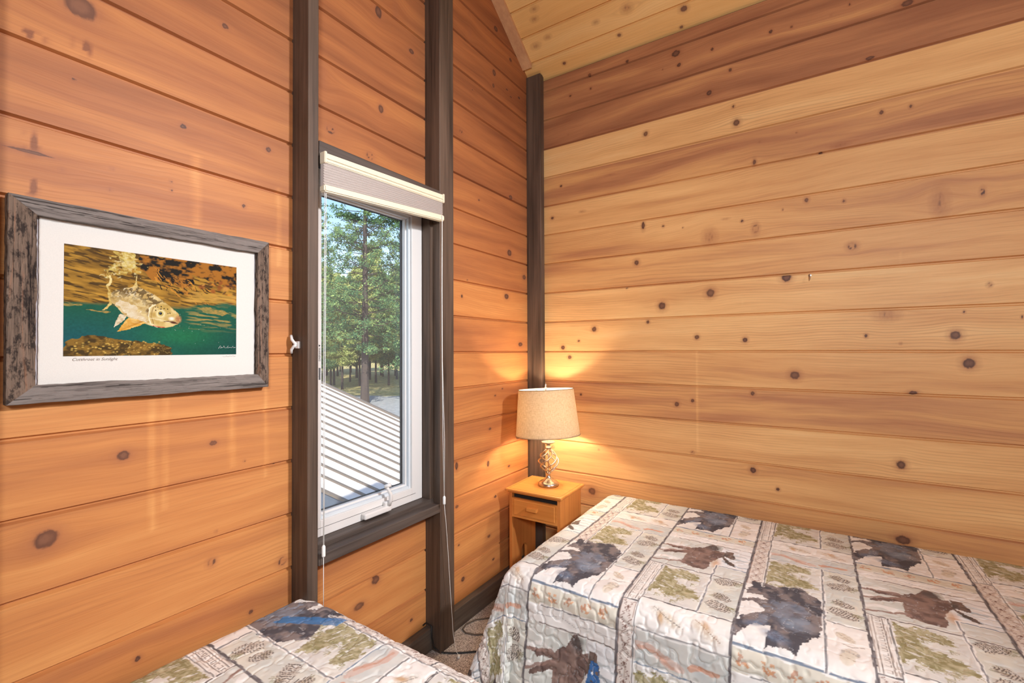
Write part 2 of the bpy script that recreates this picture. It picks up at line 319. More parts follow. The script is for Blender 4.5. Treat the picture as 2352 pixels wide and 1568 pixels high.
def stain_wood(name, c1, c2, rough=.5, axis='z', scale=1.0, bumpk=.3):
    m = N(name)
    tc = m.n('ShaderNodeTexCoord').outputs['Object']
    k = {'x': (2, 60, 60), 'y': (60, 2, 60), 'z': (60, 60, 2)}[axis]
    mp = m.n('ShaderNodeMapping', {'Vector': tc, 'Scale': tuple(v * scale for v in k)}).outputs[0]
    n1 = m.noise(mp, 1.0, 4, .6, .4)
    k2 = {'x': (1.2, 9, 9), 'y': (9, 1.2, 9), 'z': (9, 9, 1.2)}[axis]
    n2 = m.noise(m.n('ShaderNodeMapping', {'Vector': tc, 'Scale': tuple(v * scale for v in k2)}).outputs[0], 1.0, 3, .5, .6)
    f = m.math('ADD', m.math('MULTIPLY', n1, .55), m.math('MULTIPLY', n2, .55))
    col = m.ramp(f, [(.34, c1), (.72, c2)])
    m.princ(col, rough, normal=m.bump(n1, bumpk, .001), spec=.35)
    return m.m

def barn(name, axis, c1, c2):
    m = N(name)
    tc = m.n('ShaderNodeTexCoord').outputs['Object']
    def mp(a, b, off=0.0):
        k = {'y': (b, a, b), 'z': (b, b, a)}[axis]
        return m.n('ShaderNodeMapping', {'Vector': tc, 'Scale': k, 'Location': (off, off, off)}).outputs[0]
    n1 = m.noise(mp(9, 420), 1.0, 4, .7, .3); n2 = m.noise(mp(5, 60), 1.0, 3, .6, .8); n3 = m.noise(mp(40, 90, 3.0), 1.0, 3, .7)
    n4 = m.noise(mp(3, 12, 7.0), 1.0, 2)
    f = m.math('ADD', m.math('MULTIPLY', n1, .5), m.math('ADD', m.math('MULTIPLY', n2, .45), m.math('MULTIPLY', n4, .25)))
    col = m.ramp(f, [(.44, c1), (.60, c2), (.78, tuple(min(1, v * 1.25) for v in c2))])
    crack = m.ramp(m.noise(mp(3.5, 190, 5.0), 1.0, 3, .6, .5), [(.36, (1, 1, 1)), (.41, (0, 0, 0))])
    col = m.mix(m.math('MULTIPLY', crack, .75), col, C(30, 24, 22))
    if axis == 'z':
        col = m.mix(m.ramp(n3, [(.50, (0, 0, 0)), (.62, (.8, .8, .8))]), col, C(26, 21, 22))
        col = m.mix(m.ramp(n2, [(.60, (0, 0, 0)), (.7, (.5, .5, .5))]), col, C(150, 104, 78))
    h = m.math('SUBTRACT', n1, m.math('MULTIPLY', crack, .6))
    m.princ(col, .85, normal=m.bump(h, .8, .0012), spec=.2)
    return m.m
M_post = stain_wood('dark_stained_timber', C3(46, 36, 30), C3(108, 88, 74), .5)
M_posty = stain_wood('dark_stained_timber_rail', C3(52, 42, 38), C3(100, 88, 80), .5, 'y')
M_base = stain_wood('dark_stained_baseboard', C3(58, 50, 46), C3(112, 100, 90), .6, 'y')
M_trimlight = stain_wood('pale_pine_trim', C3(196, 144, 104), C3(222, 172, 126), .5, 'y')
M_stand = stain_wood('honey_pine', C3(206, 128, 58), C3(232, 160, 84), .38, 'x', .6, .12)
M_standz = stain_wood('honey_pine_side', C3(188, 104, 48), C3(232, 156, 82), .4, 'z', .7, .12)
M_barn_y = barn('weathered_barnwood', 'y', C3(56, 48, 46), C3(126, 116, 110))
M_barn_z = barn('weathered_barnwood_upright', 'z', C3(28, 22, 21), C3(118, 98, 84))

def plain(name, rgb, rough=.5, metal=0.0, spec=.5, nz=0.0, nscale=200, **kw):
    m = N(name)
    col = C(*rgb)
    nrm = None
    if nz:
        tc = m.n('ShaderNodeTexCoord').outputs['Object']
        nn = m.noise(tc, nscale, 2)
        nrm = m.bump(nn, nz, .001)
        col = m.mix(m.math('MULTIPLY', nn, .12), col, (0, 0, 0, 1))
    m.princ(col, rough, metal, nrm, spec, **kw)
    return m.m

M_vinyl = plain('white_vinyl', (222, 218, 214), .38)
M_vinyl2 = plain('white_vinyl_bevel', (206, 212, 216), .3)
M_gasket = plain('black_gasket', (24, 24, 26), .6)
M_cream = plain('cream_blind_rail', (234, 222, 196), .45)
M_cord = plain('white_cord', (236, 236, 232), .6)
M_chrome = plain('polished_steel', (200, 200, 200), .25, 1.0)
M_nickel = plain('brushed_nickel', (196, 186, 172), .28, 1.0)
M_candle = plain('white_candle_sleeve', (236, 230, 216), .5)
M_blackcord = plain('black_rubber_cord', (30, 28, 28), .5)
M_browncord = plain('brown_cord', (110, 96, 84), .55)
M_paper = plain('cotton_rag_paper', (222, 216, 208), .85, nz=.15, nscale=500)
M_ink = plain('pencil_ink', (120, 100, 88), .8)
M_whiteink = plain('white_ink', (226, 226, 220), .7)
M_mattress = plain('white_mattress_ticking', (220, 218, 212), .9)
M_dark = plain('gap_shade_dark', (40, 36, 34), .8)  # shade of the ceiling and drawer gaps, painted as a dark colour

def fabric_shade():
    m = N('linen_lampshade')
    tc = m.n('ShaderNodeTexCoord').outputs['Object']
    w = m.noise(m.n('ShaderNodeMapping', {'Vector': tc, 'Scale': (300, 300, 60)}).outputs[0], 1.0, 2)
    w2 = m.noise(m.n('ShaderNodeMapping', {'Vector': tc, 'Scale': (60, 60, 500)}).outputs[0], 1.0, 2)
    ww = m.math('MULTIPLY', m.math('ADD', w, w2), .5)
    col = m.ramp(ww, [(.3, C3(196, 168, 130)), (.7, C3(232, 210, 176))])
    d = m.n('ShaderNodeBsdfDiffuse', {'Color': col})
    t = m.n('ShaderNodeBsdfTranslucent', {'Color': col})
    mx = m.n('ShaderNodeMixShader', {0: .16, 1: d.outputs[0], 2: t.outputs[0]})
    m.t.links.new(mx.outputs[0], m.out.inputs[0])
    return m.m
M_shade = fabric_shade()
M_shadein = plain('white_shade_lining', (244, 236, 220), .8)

def honeycomb():
    m = N('pleated_blind_fabric')
    tc = m.n('ShaderNodeTexCoord').outputs['Object']
    z = m.n('ShaderNodeSeparateXYZ', {0: tc}).outputs[2]
    m.princ(m.mix(m.noise(tc, 300, 2), C(196, 186, 180), C(216, 206, 200)), .9)
    return m.m
M_blind = honeycomb()

def glass():
    m = N('window_glass')
    tr = m.n('ShaderNodeBsdfTransparent', {'Color': (.93, .95, .95, 1)})
    gl = m.n('ShaderNodeBsdfGlossy', {'Color': (1, 1, 1, 1), 'Roughness': .02})
    fc = m.n('ShaderNodeLayerWeight', {'Blend': .5}).outputs['Facing']
    fr = m.n('ShaderNodeMath', {0: m.math('POWER', fc, 5.0), 1: .03}, operation='ADD')
    mx = m.n('ShaderNodeMixShader', {0: fr.outputs[0], 1: tr.outputs[0], 2: gl.outputs[0]})
    m.t.links.new(mx.outputs[0], m.out.inputs[0])
    return m.m
M_glass = glass()

def screen():
    m = N('insect_screen_mesh')
    tr = m.n('ShaderNodeBsdfTransparent')
    df = m.n('ShaderNodeBsdfDiffuse', {'Color': C(120, 120, 122)})
    f = .13
    mx = m.n('ShaderNodeMixShader', {0: f, 1: tr.outputs[0], 2: df.outputs[0]})
    m.t.links.new(mx.outputs[0], m.out.inputs[0])
    return m.m
M_screen = screen()

def vcol(name, rough=.8, sheen=0.0, bump=0.0, spec=.3):
    m = N(name)
    nrm = None
    if bump:
        tc = m.n('ShaderNodeTexCoord').outputs['Object']
        nrm = m.bump(m.noise(tc, 900, 2), bump, .0005)
    m.princ(m.attr('col', True), rough, normal=nrm, spec=spec)
    return m.m
M_quilt = vcol('printed_cotton_quilt', .85, bump=.2, spec=.2)
M_print = vcol('photo_print_ink', .6, spec=.12)

def carpet():
    m = N('speckled_carpet')
    tc = m.n('ShaderNodeTexCoord').outputs['Object']
    n1 = m.noise(tc, 260, 2, .7); n2 = m.noise(tc, 30, 3)
    col = m.ramp(n1, [(.36, C3(104, 96, 92)), (.47, C3(176, 166, 160)), (.62, C3(236, 228, 222))])
    m.princ(m.mix(m.math('MULTIPLY', n2, .25), col, C(168, 158, 150)), .95, normal=m.bump(n1, .7, .003), spec=.1)
    return m.m
M_carpet = carpet()

# ---------------------------------------------------------------- plank surfaces
def planks(name, org, sd, vd, nd, s_arr, v0, nb, pitch, knots, seed, mat, tones=None, keep=None, rows=22, bevel=.0065, deep=.010, kind='structure'):
    org, sd, vd, nd = (np.array(a, float) for a in (org, sd, vd, nd))
    rng = np.random.RandomState(seed)
    inner = np.linspace(bevel, pitch - bevel, rows)
    loc = np.concatenate([[0, .0022], inner, [pitch - .0022]])
    off = np.concatenate([[-deep, -deep], np.zeros(rows), [-deep]])
    v = np.concatenate([v0 + k * pitch + loc for k in range(nb)])
    offs = np.tile(off, nb)
    bidx = np.repeat(np.arange(nb), len(loc))
    S, V = np.meshgrid(s_arr, v, indexing='ij')
    P = org + S[..., None] * sd + V[..., None] * vd + offs[None, :, None] * nd
    # slow wander of the grain along each board
    warp = np.zeros_like(S); kd = np.full(S.shape, 3.0); st = np.zeros_like(S)
    for k in range(nb):
        sel = bidx == k
        s = S[:, sel]; vv = V[:, sel]
        q = k * 7.3 + seed
        warp[:, sel] = .030 * (fbm(s * 1.1 + q, (vv - v0) * 2.0 + q, seed, 2) - .5) * 2 + .012 * (fbm(s * 3.5 + q, (vv - v0) * 9 + q, seed + 5, 2) - .5)
    G = V + warp
    for (ks, kv, rs, rv, kk) in knots:
        if kk == 'w':   # faint vertical wash mark across several boards
            e = np.clip(1.2 - np.abs((S - ks - .003 * (vn(V * 30, V * 0 + seed, 4) - .5)) / rs), 0, 1) * (np.abs(V - kv) < rv)
            st += .26 * e * (.4 + .6 * vn(S * 200, V * 18, 9))
            continue
        k = int((kv - v0) // pitch)
        if k < 0 or k >= nb: continue
        near = np.abs(s_arr - ks) < max(.35, rs * 8)
        cols = np.where(bidx == k)[0]
        if not near.any(): continue
        ix = np.ix_(np.where(near)[0], cols)
        ds = S[ix] - ks; dv = V[ix] - kv
        rr = max(rs, rv)
        if kk != 't':
            G[ix] -= rv * .95 * np.tanh(dv / max(rv, .004)) * np.exp(-(ds / (3.2 * rs + .01)) ** 2) * np.exp(-np.abs(dv) / (3.5 * rv + .004))
        if kk in ('k', 'r', 'd'):
            d = np.sqrt((ds / rs) ** 2 + (dv / rv) ** 2)
            d = d * (.235 if kk != 'r' else .235)
            if kk == 'r': d = np.where(d < .15, .30, d)
        elif kk == 's':
            d = .205 + .10 * ((ds / rs) ** 2 + (dv / rv) ** 2)
            d += .07 * fbm(S[ix] * 150, V[ix] * 60, seed)
        else:
            d = np.full(ds.shape, 3.0)
            e = np.exp(-((ds / rs) ** 2 + (dv / rv) ** 2) * 1.2)
            st[ix] -= 1.1 * e * (fbm(S[ix] * 90, V[ix] * 24, seed + 3) > .52)
        kd[ix] = np.minimum(kd[ix], d)
    me = grid_mesh(name, P, keep(0.5 * (S[:-1, :-1] + S[1:, 1:]), 0.5 * (V[:-1, :-1] + V[1:, 1:])) if keep else None)
    if tones is None: tones = rng.uniform(.25, .6, nb)
    bt = np.array([tones[i % len(tones)] for i in range(nb)])
    bi = rng.rand(nb)
    fattr(me, 'g', G - v0); fattr(me, 's', S); fattr(me, 'kd', kd); fattr(me, 'st', st)
    fattr(me, 'bt', np.broadcast_to(bt[bidx], S.shape)); fattr(me, 'bi', np.broadcast_to(bi[bidx], S.shape))
    o = obj(name, me, mat)
    o['kind'] = kind
    return o

def ceil_z(y):
    return 3.0 + .69 * (2.451 - y) if y > .55 else 3.0 + .69 * (2.451 - .55) - .5 * (.55 - y)

vcz = np.vectorize(ceil_z)
WIN = (.925, 1.517, .655, 2.02)    # opening y0, y1, z0, z1

# window wall: s = y, v = z
sY = np.concatenate([np.arange(-1.6, .12, .04), np.arange(.12, 2.4515, .0078), [2.451]])
def keep_left(s, v):
    inside = (s > WIN[0]) & (s < WIN[1]) & (v > WIN[2]) & (v < WIN[3])
    return (~inside) & (v < vcz(s) + .03)
V0 = Z0 - 8 * PB
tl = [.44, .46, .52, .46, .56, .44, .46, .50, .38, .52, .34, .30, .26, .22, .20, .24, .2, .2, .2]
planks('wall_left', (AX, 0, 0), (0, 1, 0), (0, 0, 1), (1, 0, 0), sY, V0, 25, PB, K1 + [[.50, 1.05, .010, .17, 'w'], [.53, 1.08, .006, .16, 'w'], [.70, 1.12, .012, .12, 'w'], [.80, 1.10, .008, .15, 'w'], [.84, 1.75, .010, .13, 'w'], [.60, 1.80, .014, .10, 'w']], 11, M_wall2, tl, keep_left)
# back wall: s = x, v = z
sX = np.concatenate([np.arange(-1.45, .9, .0078), np.arange(.9, 2.31, .04)])
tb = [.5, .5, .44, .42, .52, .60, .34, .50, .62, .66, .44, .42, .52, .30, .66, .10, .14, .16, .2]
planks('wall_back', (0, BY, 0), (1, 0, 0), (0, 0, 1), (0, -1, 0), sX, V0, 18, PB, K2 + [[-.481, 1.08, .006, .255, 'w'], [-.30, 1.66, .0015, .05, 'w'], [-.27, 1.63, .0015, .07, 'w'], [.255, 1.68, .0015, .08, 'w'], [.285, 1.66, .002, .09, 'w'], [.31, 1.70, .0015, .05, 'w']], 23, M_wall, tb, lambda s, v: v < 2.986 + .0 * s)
o = obj('trim_6', B(-1.6, 2.4, BY + .012, BY + .06, 2.9, 3.15), M_dark); o['kind'] = 'structure'  # added dark backing: keeps the ceiling gap black and blocks sky light
# the two walls behind the camera
planks('wall_right', (2.3, 0, 0), (0, -1, 0), (0, 0, 1), (-1, 0, 0), np.arange(-2.5, 1.7, .05), V0, 26, PB, [], 5, M_wall2, None, lambda s, v: v < vcz(-s) + .03, rows=3)
planks('wall_front', (0, -1.6, 0), (-1, 0, 0), (0, 0, 1), (0, 1, 0), np.arange(-2.35, 1.55, .05), V0, 19, PB, [], 6, M_wall2, None, None, rows=3)
# sloping ceiling: s = x, v measured up the slope
L = math.hypot(1, .69)
vdir = np.array([0, -1 / L, .69 / L]); ndir = np.array([0, -.69 / L, -1 / L])
planks('ceiling', (0, 2.451, 3.0), (1, 0, 0), vdir, ndir, np.concatenate([np.arange(-1.45, .6, .008), np.arange(.6, 2.45, .05)]), -.036, 17, .14, KC, 31, M_ceil, [.55, .62, .5, .6, .4, .5, .55], lambda s, v: v < 1.93 * L)
c2 = planks('ceiling', (0, .55, ceil_z(.55)), (1, 0, 0), (0, -1 / math.hypot(1, .5), -.5 / math.hypot(1, .5)), (0, .5, -1), np.arange(-1.45, 2.35, .06), 0, 18, .14, [], 32, M_ceil, None, None, rows=3)

fl = obj('floor', B(-1.5, 2.35, -1.65, 2.5, -.1, FZ), M_carpet); fl['kind'] = 'structure'

# posts
def post(n, x0, x1, y0, y1, z0, z1, m=M_post):
    o = obj('trim_%d' % n, B(x0, x1, y0, y1, z0, z1, .0025), m); o['kind'] = 'structure'
    tag(o, kind='structure'); return o
PX = AX + .0875
post(1, AX - .006, PX, .887, .925, FZ, 3.72)
post(2, AX - .006, PX, 1.519, 1.612, FZ, 3.42)
post(3, AX, AX + .098, 2.404, 2.449, FZ, 3.012)
post(4, AX - .006, PX, .10, .192, FZ, 3.7)
# light strip where the ceiling meets the window wall
bm = bmesh.new()
y0, y1 = 2.366, .56
p = [(AX, y0), (AX + .064, y0), (AX, y1), (AX + .064, y1)]
vs = []
for dz in (-.022, .0):
    for (x, y) in p: vs.append(bm.verts.new((x, y, ceil_z(y) + dz)))
for f in ((0, 1, 3, 2), (4, 6, 7, 5), (0, 4, 5, 1), (1, 5, 7, 3), (3, 7, 6, 2), (2, 6, 4, 0)): bm.faces.new([vs[i] for i in f])
tr = obj('trim_5', bm, M_trimlight); tr['kind'] = 'structure'

# baseboards along the window wall
def bb(name, y0, y1):
    bm = bmesh.new()
    box(bm, AX, AX + .038, y0, y1, FZ, FZ + .096, .003)
    o = obj(name, bm, M_base); o['kind'] = 'structure'
    bm = bmesh.new()
    return o
bb('baseboard_left', .925, 1.519); bb('baseboard_left', 1.612, 2.404); bb('baseboard_left', .212, .887)
o = obj('baseboard_back', B(AX + .098, 2.3, BY - .02, BY, FZ, FZ + .096, .003), M_base); o['kind'] = 'structure'

# ---------------------------------------------------------------- window
win = empty('window_1', (AX, 1.22, .66)); win['kind'] = 'structure'
def wpart(name, bm, mat, par=win):
    me_o = obj(name, bm, mat)
    me_o.parent = par; me_o.matrix_parent_inverse = par.matrix_world.inverted() if par.matrix_world != Matrix.Identity(4) else Matrix.Translation(-Vector(par.location))
    return me_o
def childof(o, par):
    bpy.context.view_layer.update()
    o.parent = par; o.matrix_parent_inverse = par.matrix_world.inverted(); return o
FY0, FY1, FZ0, FZ1 = .933, 1.497, .693, 1.99
def ring(bm, x0, x1, y0, y1, z0, z1, w, bev=0.0, wb=None, wt=None):
    wb = wb or w; wt = wt or w
    box(bm, x0, x1, y0, y0 + w, z0, z1, bev); box(bm, x0, x1, y1 - w, y1, z0, z1, bev)
    box(bm, x0, x1, y0 + w, y1 - w, z0, z0 + wb, bev); box(bm, x0, x1, y0 + w, y1 - w, z1 - wt, z1, bev)
def rings(x0, x1, y0, y1, z0, z1, w, bev=0.0, wb=None, wt=None):
    bm = bmesh.new(); ring(bm, x0, x1, y0, y1, z0, z1, w, bev, wb, wt); return bm
fr = wpart('window_frame', rings(AX - .060, AX, FY0, FY1, FZ0, FZ1, .061, .0015, .056, .064), M_vinyl)
# fine joint in the lower frame
childof(obj('frame_joint', B(AX, AX + .0006, FY0, FY1 - .04, .7225, .7237), M_gasket), fr)
sash = wpart('sash', rings(AX - .062, AX - .010, .990, 1.440, .746, 1.930, .014, .002), M_vinyl2)
s2 = childof(obj('glazing_bead', rings(AX - .050, AX - .024, 1.002, 1.430, .757, 1.922, .010, .003), M_vinyl), sash)
s3 = childof(obj('gasket', rings(AX - .058, AX - .042, 1.009, 1.423, .764, 1.915, .003), M_gasket), sash)
wpart('glass', B(AX - .056, AX - .052, 1.0, 1.432, .756, 1.924), M_glass)
wpart('insect_screen', B(AX - .0300, AX - .0297, 1.01, 1.422, .764, 1.914), M_screen)
wpart('header', B(AX - .02, PX + .003, .9255, 1.5185, 1.993, 2.044, .002), M_posty)
bm = bmesh.new(); box(bm, AX - .10, AX + .047, .9255, 1.5185, .640, .692, .0025); box(bm, AX + .046, PX + .004, .9255, 1.5185, .638, .676, .0035)
wpart('sill', bm, M_posty)
bm = bmesh.new(); box(bm, AX - .07, AX + .046, 1.498, 1.5185, .692, 1.993, .0015); wpart('jamb', bm, M_post)
bm = bmesh.new(); box(bm, AX - .10, AX + .046, .9255, .9325, .692, 1.993, .0015); wpart('jamb', bm, M_post)
# crank operator
bm = bmesh.new(); box(bm, AX, AX + .026, 1.166, 1.300, .699, .722, .006, 3); box(bm, AX, AX + .018, 1.272, 1.302, .706, .738, .005, 3)
cr = wpart('crank_operator', bm, M_vinyl); smooth(cr, False)
hb = childof(obj('crank_handle', T([(AX + .022, 1.288, .722), (AX + .028, 1.290, .745), (AX + .030, 1.289, .768), (AX + .024, 1.281, .788), (AX + .020, 1.276, .800)], [.0065, .0075, .007, .006, .0075], 10), M_vinyl), cr); smooth(hb)
kb = childof(obj('crank_knob', T([(AX + .016, 1.268, .800), (AX + .030, 1.290, .806)], [.0075, .0085], 12), M_vinyl), cr); smooth(kb)
# maker's lettering and sticker on the left side of the frame
def text(name, s, loc, rot, size, mat, par=None, ext=.0002, shear=0.0):
    cu = bpy.data.curves.new(name, 'FONT'); cu.body = s; cu.size = size; cu.extrude = ext; cu.shear = shear
    cu.align_x = 'LEFT'; cu.align_y = 'CENTER'
    cu.materials.append(mat)
    o = bpy.data.objects.new(name, cu); COL.objects.link(o)
    o.location = loc; o.rotation_euler = rot
    bpy.context.view_layer.update()
    me = bpy.data.meshes.new_from_object(o.evaluated_get(bpy.context.evaluated_depsgraph_get()))
    mo = bpy.data.objects.new(name, me); COL.objects.link(mo)
    mo.location = loc; mo.rotation_euler = rot
    bpy.data.objects.remove(o)
    if par: childof(mo, par)
    return mo
t = text('frame_lettering', 'WARNING', (AX + .0004, .9885, 1.356), (0, math.pi / 2, 0), .0098, M_gasket, fr)
bm = bmesh.new(); bm.faces.new([bm.verts.new(p) for p in ((AX + .0006, .9855, 1.359), (AX + .0006, .9855, 1.367), (AX + .0006, .9925, 1.363))])
childof(obj('warning_triangle', bm, M_gasket), fr)
childof(obj('frame_sticker', B(AX, AX + .0005, .9855, .9925, 1.243, 1.285), plain('grey_sticker', (96, 96, 98), .5)), fr)

# ---------------------------------------------------------------- blind
bl = empty('window_blind', (AX + .06, 1.22, 1.95))
tag(bl, 'cream cellular blind pulled up to the top of the window', 'window blind')
def tilt(y, z, k): return z + k * (y - .925) / .587
def railx(y0, y1, x0, x1, zb0, zt0, zb1, zt1, bev=.003):
    bm = bmesh.new()
    vs = [bm.verts.new(p) for p in ((x0, y0, zb0), (x1, y0, zb0), (x1, y1, zb1), (x0, y1, zb1), (x0, y0, zt0), (x1, y0, zt0), (x1, y1, zt1), (x0, y1, zt1))]
    fs = [bm.faces.new([vs[i] for i in f]) for f in ((0, 3, 2, 1), (4, 5, 6, 7), (0, 1, 5, 4), (1, 2, 6, 5), (2, 3, 7, 6), (3, 0, 4, 7))]
    if bev: bmesh.ops.bevel(bm, geom=list(set(e for f in fs for e in f.edges)), offset=bev, segments=3, affect='EDGES')
    return bm
BX0, BX1 = PX + .0045, PX + .052
BX0h = AX + .02
a = childof(obj('headrail', railx(.9275, 1.5165, PX + .004, PX + .026, 1.968, 2.000, 1.988, 2.022), M_cream), bl)
childof(obj('headrail_lip', railx(.9275, 1.5165, PX + .026, PX + .030, 1.980, 1.987, 2.000, 2.007, .001), M_cream), a)
childof(obj('end_cap', railx(.9265, .936, PX + .003, PX + .031, 1.964, 2.003, 1.965, 2.004, .002), M_cream), a)
childof(obj('end_cap', railx(1.508, 1.5175, PX + .003, PX + .031, 1.985, 2.024, 1.986, 2.025, .002), M_cream), a)
# pleated stack
ny = 2; npl = 9
bm = bmesh.new(); rows_ = []
for i in range(npl * 2 + 1):
    x = PX + (.024 if i % 2 else .0175)
    f = i / (npl * 2)
    rows_.append([bm.verts.new((x, .930, 1.969 - f * .077)), bm.verts.new((x, 1.514, 1.989 - f * .058))])
for i in range(npl * 2): bm.faces.new((rows_[i][0], rows_[i][1], rows_[i + 1][1], rows_[i + 1][0]))
back = []
for i in (0, npl * 2):
    f = i / (npl * 2)
    back.append([bm.verts.new((PX + .003, .930, 1.969 - f * .077)), bm.verts.new((PX + .003, 1.514, 1.989 - f * .058))])
bm.faces.new((back[0][0], back[0][1], rows_[0][1], rows_[0][0])); bm.faces.new((back[1][0], rows_[-1][0], rows_[-1][1], back[1][1])); bm.faces.new((back[0][0], back[1][0], back[1][1], back[0][1]))
bm.faces.new([r[1] for r in rows_] + [back[1][1], back[0][1]]); bm.faces.new([r[0] for r in rows_][::-1] + [back[0][0], back[1][0]])
childof(obj('pleated_fabric', bm, M_blind), bl)
childof(obj('bottom_rail', railx(.9265, 1.5175, PX + .001, PX + .030, 1.870, 1.893, 1.906, 1.931, .004), M_cream), bl)
CX_ = PX + .018
def cord(name, pts, r=.0011, par=bl, m=M_cord):
    return childof(smooth(obj(name, T(pts, r, 6), m)), par)
cord('lift_cord', [(CX_, .936, 1.872), (CX_, .9325, 1.3), (CX_, .932, .708)])
cord('lift_cord', [(CX_, .941, 1.872), (CX_, .938, 1.3), (CX_, .9345, .708)])
cord('lift_cord', [(CX_, .933, .675), (CX_, .933, .50)])
cx2 = PX + .033
cord('lift_cord', [(cx2, 1.4965, 1.925), (cx2, 1.4945, 1.6), (cx2, 1.495, 1.3), (cx2, 1.499, .98), (cx2, 1.506, .716)])
cord('lift_cord', [(cx2, 1.4985, 1.925), (cx2, 1.4965, 1.6), (cx2, 1.497, 1.3), (cx2, 1.510, .95), (cx2, 1.5085, .716)])
cord('lift_cord', [(cx2, 1.507, .683), (cx2, 1.518, .60), (cx2, 1.530, .48), (cx2, 1.547, .28), (cx2 + .004, 1.560, .10), (cx2 + .03, 1.55, .04), (cx2 + .055, 1.542, .034)])
def tassel(x, y, z0, z1, r=.006):
    bm = bmesh.new(); lathe(bm, [(0, z0), (r * .9, z0), (r, z0 + .003), (r, z1 - .006), (r * .45, z1), (0, z1)], 16, (x, y))
    return childof(smooth(obj('cord_tassel', bm, M_cord)), bl)
tassel(CX_, .933, .672, .710); tassel(cx2, 1.507, .682, .718)
tt = childof(obj('cord_tassel', B(-.008, .008, -.0055, .0055, -.0055, .0055, .003), M_cord), bl)
tt.matrix_parent_inverse = Matrix.Identity(4); tt.location = Vector((AX + .17, 1.542, FZ + .007)) - bl.location; tt.rotation_euler = (0, 0, -.9)

# cleat on the post
cl = empty('cord_cleat', (AX + .04, .8865, 1.366)); tag(cl, 'small clear plastic cord cleat screwed to the dark post left of the window', 'cord cleat')
m_cleat = plain('frosted_plastic', (226, 222, 218), .35)
childof(smooth(obj('horn', T([(AX + .012, .876, 1.396), (AX + .020, .874, 1.382), (AX + .030, .877, 1.371), (AX + .036, .881, 1.367)], [.0045, .005, .005, .006], 10), m_cleat)), cl)
childof(smooth(obj('horn', T([(AX + .014, .876, 1.338), (AX + .018, .874, 1.350), (AX + .026, .877, 1.360), (AX + .036, .881, 1.366)], [.0045, .005, .005, .006], 10), m_cleat)), cl)
childof(obj('plate', B(AX + .028, AX + .046, .8795, .8875, 1.353, 1.377, .002), m_cleat), cl)

# hook in the back wall
hk = empty('wall_hook', (0, BY, 1.667)); tag(hk, 'tiny silver cup hook screwed into the back wall', 'hook')
childof(obj('hook_wire', T([(0, BY + .002, 1.672), (0, BY - .010, 1.672), (0, BY - .016, 1.664), (0, BY - .014, 1.654), (-.002, BY - .006, 1.650)], .002, 8), M_chrome), hk)
bm = bmesh.new(); lathe(bm, [(0, .003), (.0055, .002), (.0065, 0), (0, 0)], 14); bmesh.ops.rotate(bm, verts=bm.verts, matrix=Matrix.Rotation(math.pi / 2, 3, 'X')); bmesh.ops.translate(bm, verts=bm.verts, vec=(0, BY - .0005, 1.672))
childof(obj('rosette', bm, M_chrome), hk)

# ---------------------------------------------------------------- framed trout photograph
PY0, PY1, PZ0, PZ1 = .2325, .791, 1.2345, 1.6845
pic = empty('framed_picture', (AX + .015, .5117, 1.4595))
tag(pic, 'barnwood framed underwater trout photograph with white border hanging on the window wall', 'picture')
def rail(name, poly, mat, x0=AX + .004, x1=AX + .031, seed=0):
    """mitred rail with a worn edge: poly = outer a, outer b, inner b, inner a as (y, z)"""
    a, b, c, d = [Vector((0, *q)) for q in poly]
    bm = bmesh.new(); n = 40
    rowsf = []
    for i in range(n + 1):
        t = i / n
        o_ = a.lerp(b, t); i_ = d.lerp(c, t)
        w = (i_ - o_).normalized()
        j1 = (.0018 * (float(vn(t * 9 + seed, seed * 3.1)) - .5) + .0012 * (float(vn(t * 40 + seed, 2)) - .5)) if 0 < i < n else 0
        j2 = (.004 * (float(vn(t * 7 + seed, 7.7)) - .5) + .002 * (float(vn(t * 50 + seed, 5)) - .5)) if 0 < i < n else 0
        rowsf.append([bm.verts.new(Vector((x, 0, 0)) + q) for x, q in ((x0, o_ + w * j1), (x1 - .001, o_ + w * j1), (x1, o_ + w * (.002 + j1)), (x1 + .0008 * math.sin(i * 1.7), o_.lerp(i_, .5)), (x1, i_ + w * (j2 - .002)), (x1 - .001, i_ + w * j2), (x0, i_ + w * j2))])
    for r1, r2 in zip(rowsf, rowsf[1:]):
        for k in range(7):
            bm.faces.new((r1[k], r1[(k + 1) % 7], r2[(k + 1) % 7], r2[k]))
    bm.faces.new(rowsf[0][::-1]); bm.faces.new(rowsf[-1])
    return childof(obj(name, bm, mat), pic)
iy0, iy1, iz0, iz1 = PY0 + .044, PY1 - .034, PZ0 + .040, PZ1 - .037
rail('frame_rail', [(PY0, PZ1), (PY1, PZ1), (iy1, iz1), (iy0, iz1)], M_barn_y, seed=1)
rail('frame_rail', [(PY1, PZ0), (PY0, PZ0), (iy0, iz0), (iy1, iz0)], M_barn_y, seed=2)
rail('frame_rail', [(PY0, PZ0), (PY0, PZ1), (iy0, iz1), (iy0, iz0)], M_barn_z, seed=3)
rail('frame_rail', [(PY1, PZ1), (PY1, PZ0), (iy1, iz0), (iy1, iz1)], M_barn_z, seed=4)
childof(obj('backing', B(AX + .002, AX + .012, PY0 + .02, PY1 - .02, PZ0 + .02, PZ1 - .02), plain('lilac_grey_mount', (206, 202, 208), .9)), pic)
bm = bmesh.new()   # deckle-edged sheet
pts = []
y0, y1, z0, z1 = iy0 + .006, iy1 - .003, iz0 - .004, iz1 + .004
nn = 60
for i in range(nn): pts.append((y0 + .0012 * (float(vn(i * .9, 3)) - .5), z0 + (z1 - z0) * i / nn))
for i in range(nn): pts.append((y0 + (y1 - y0) * i / nn, z1))
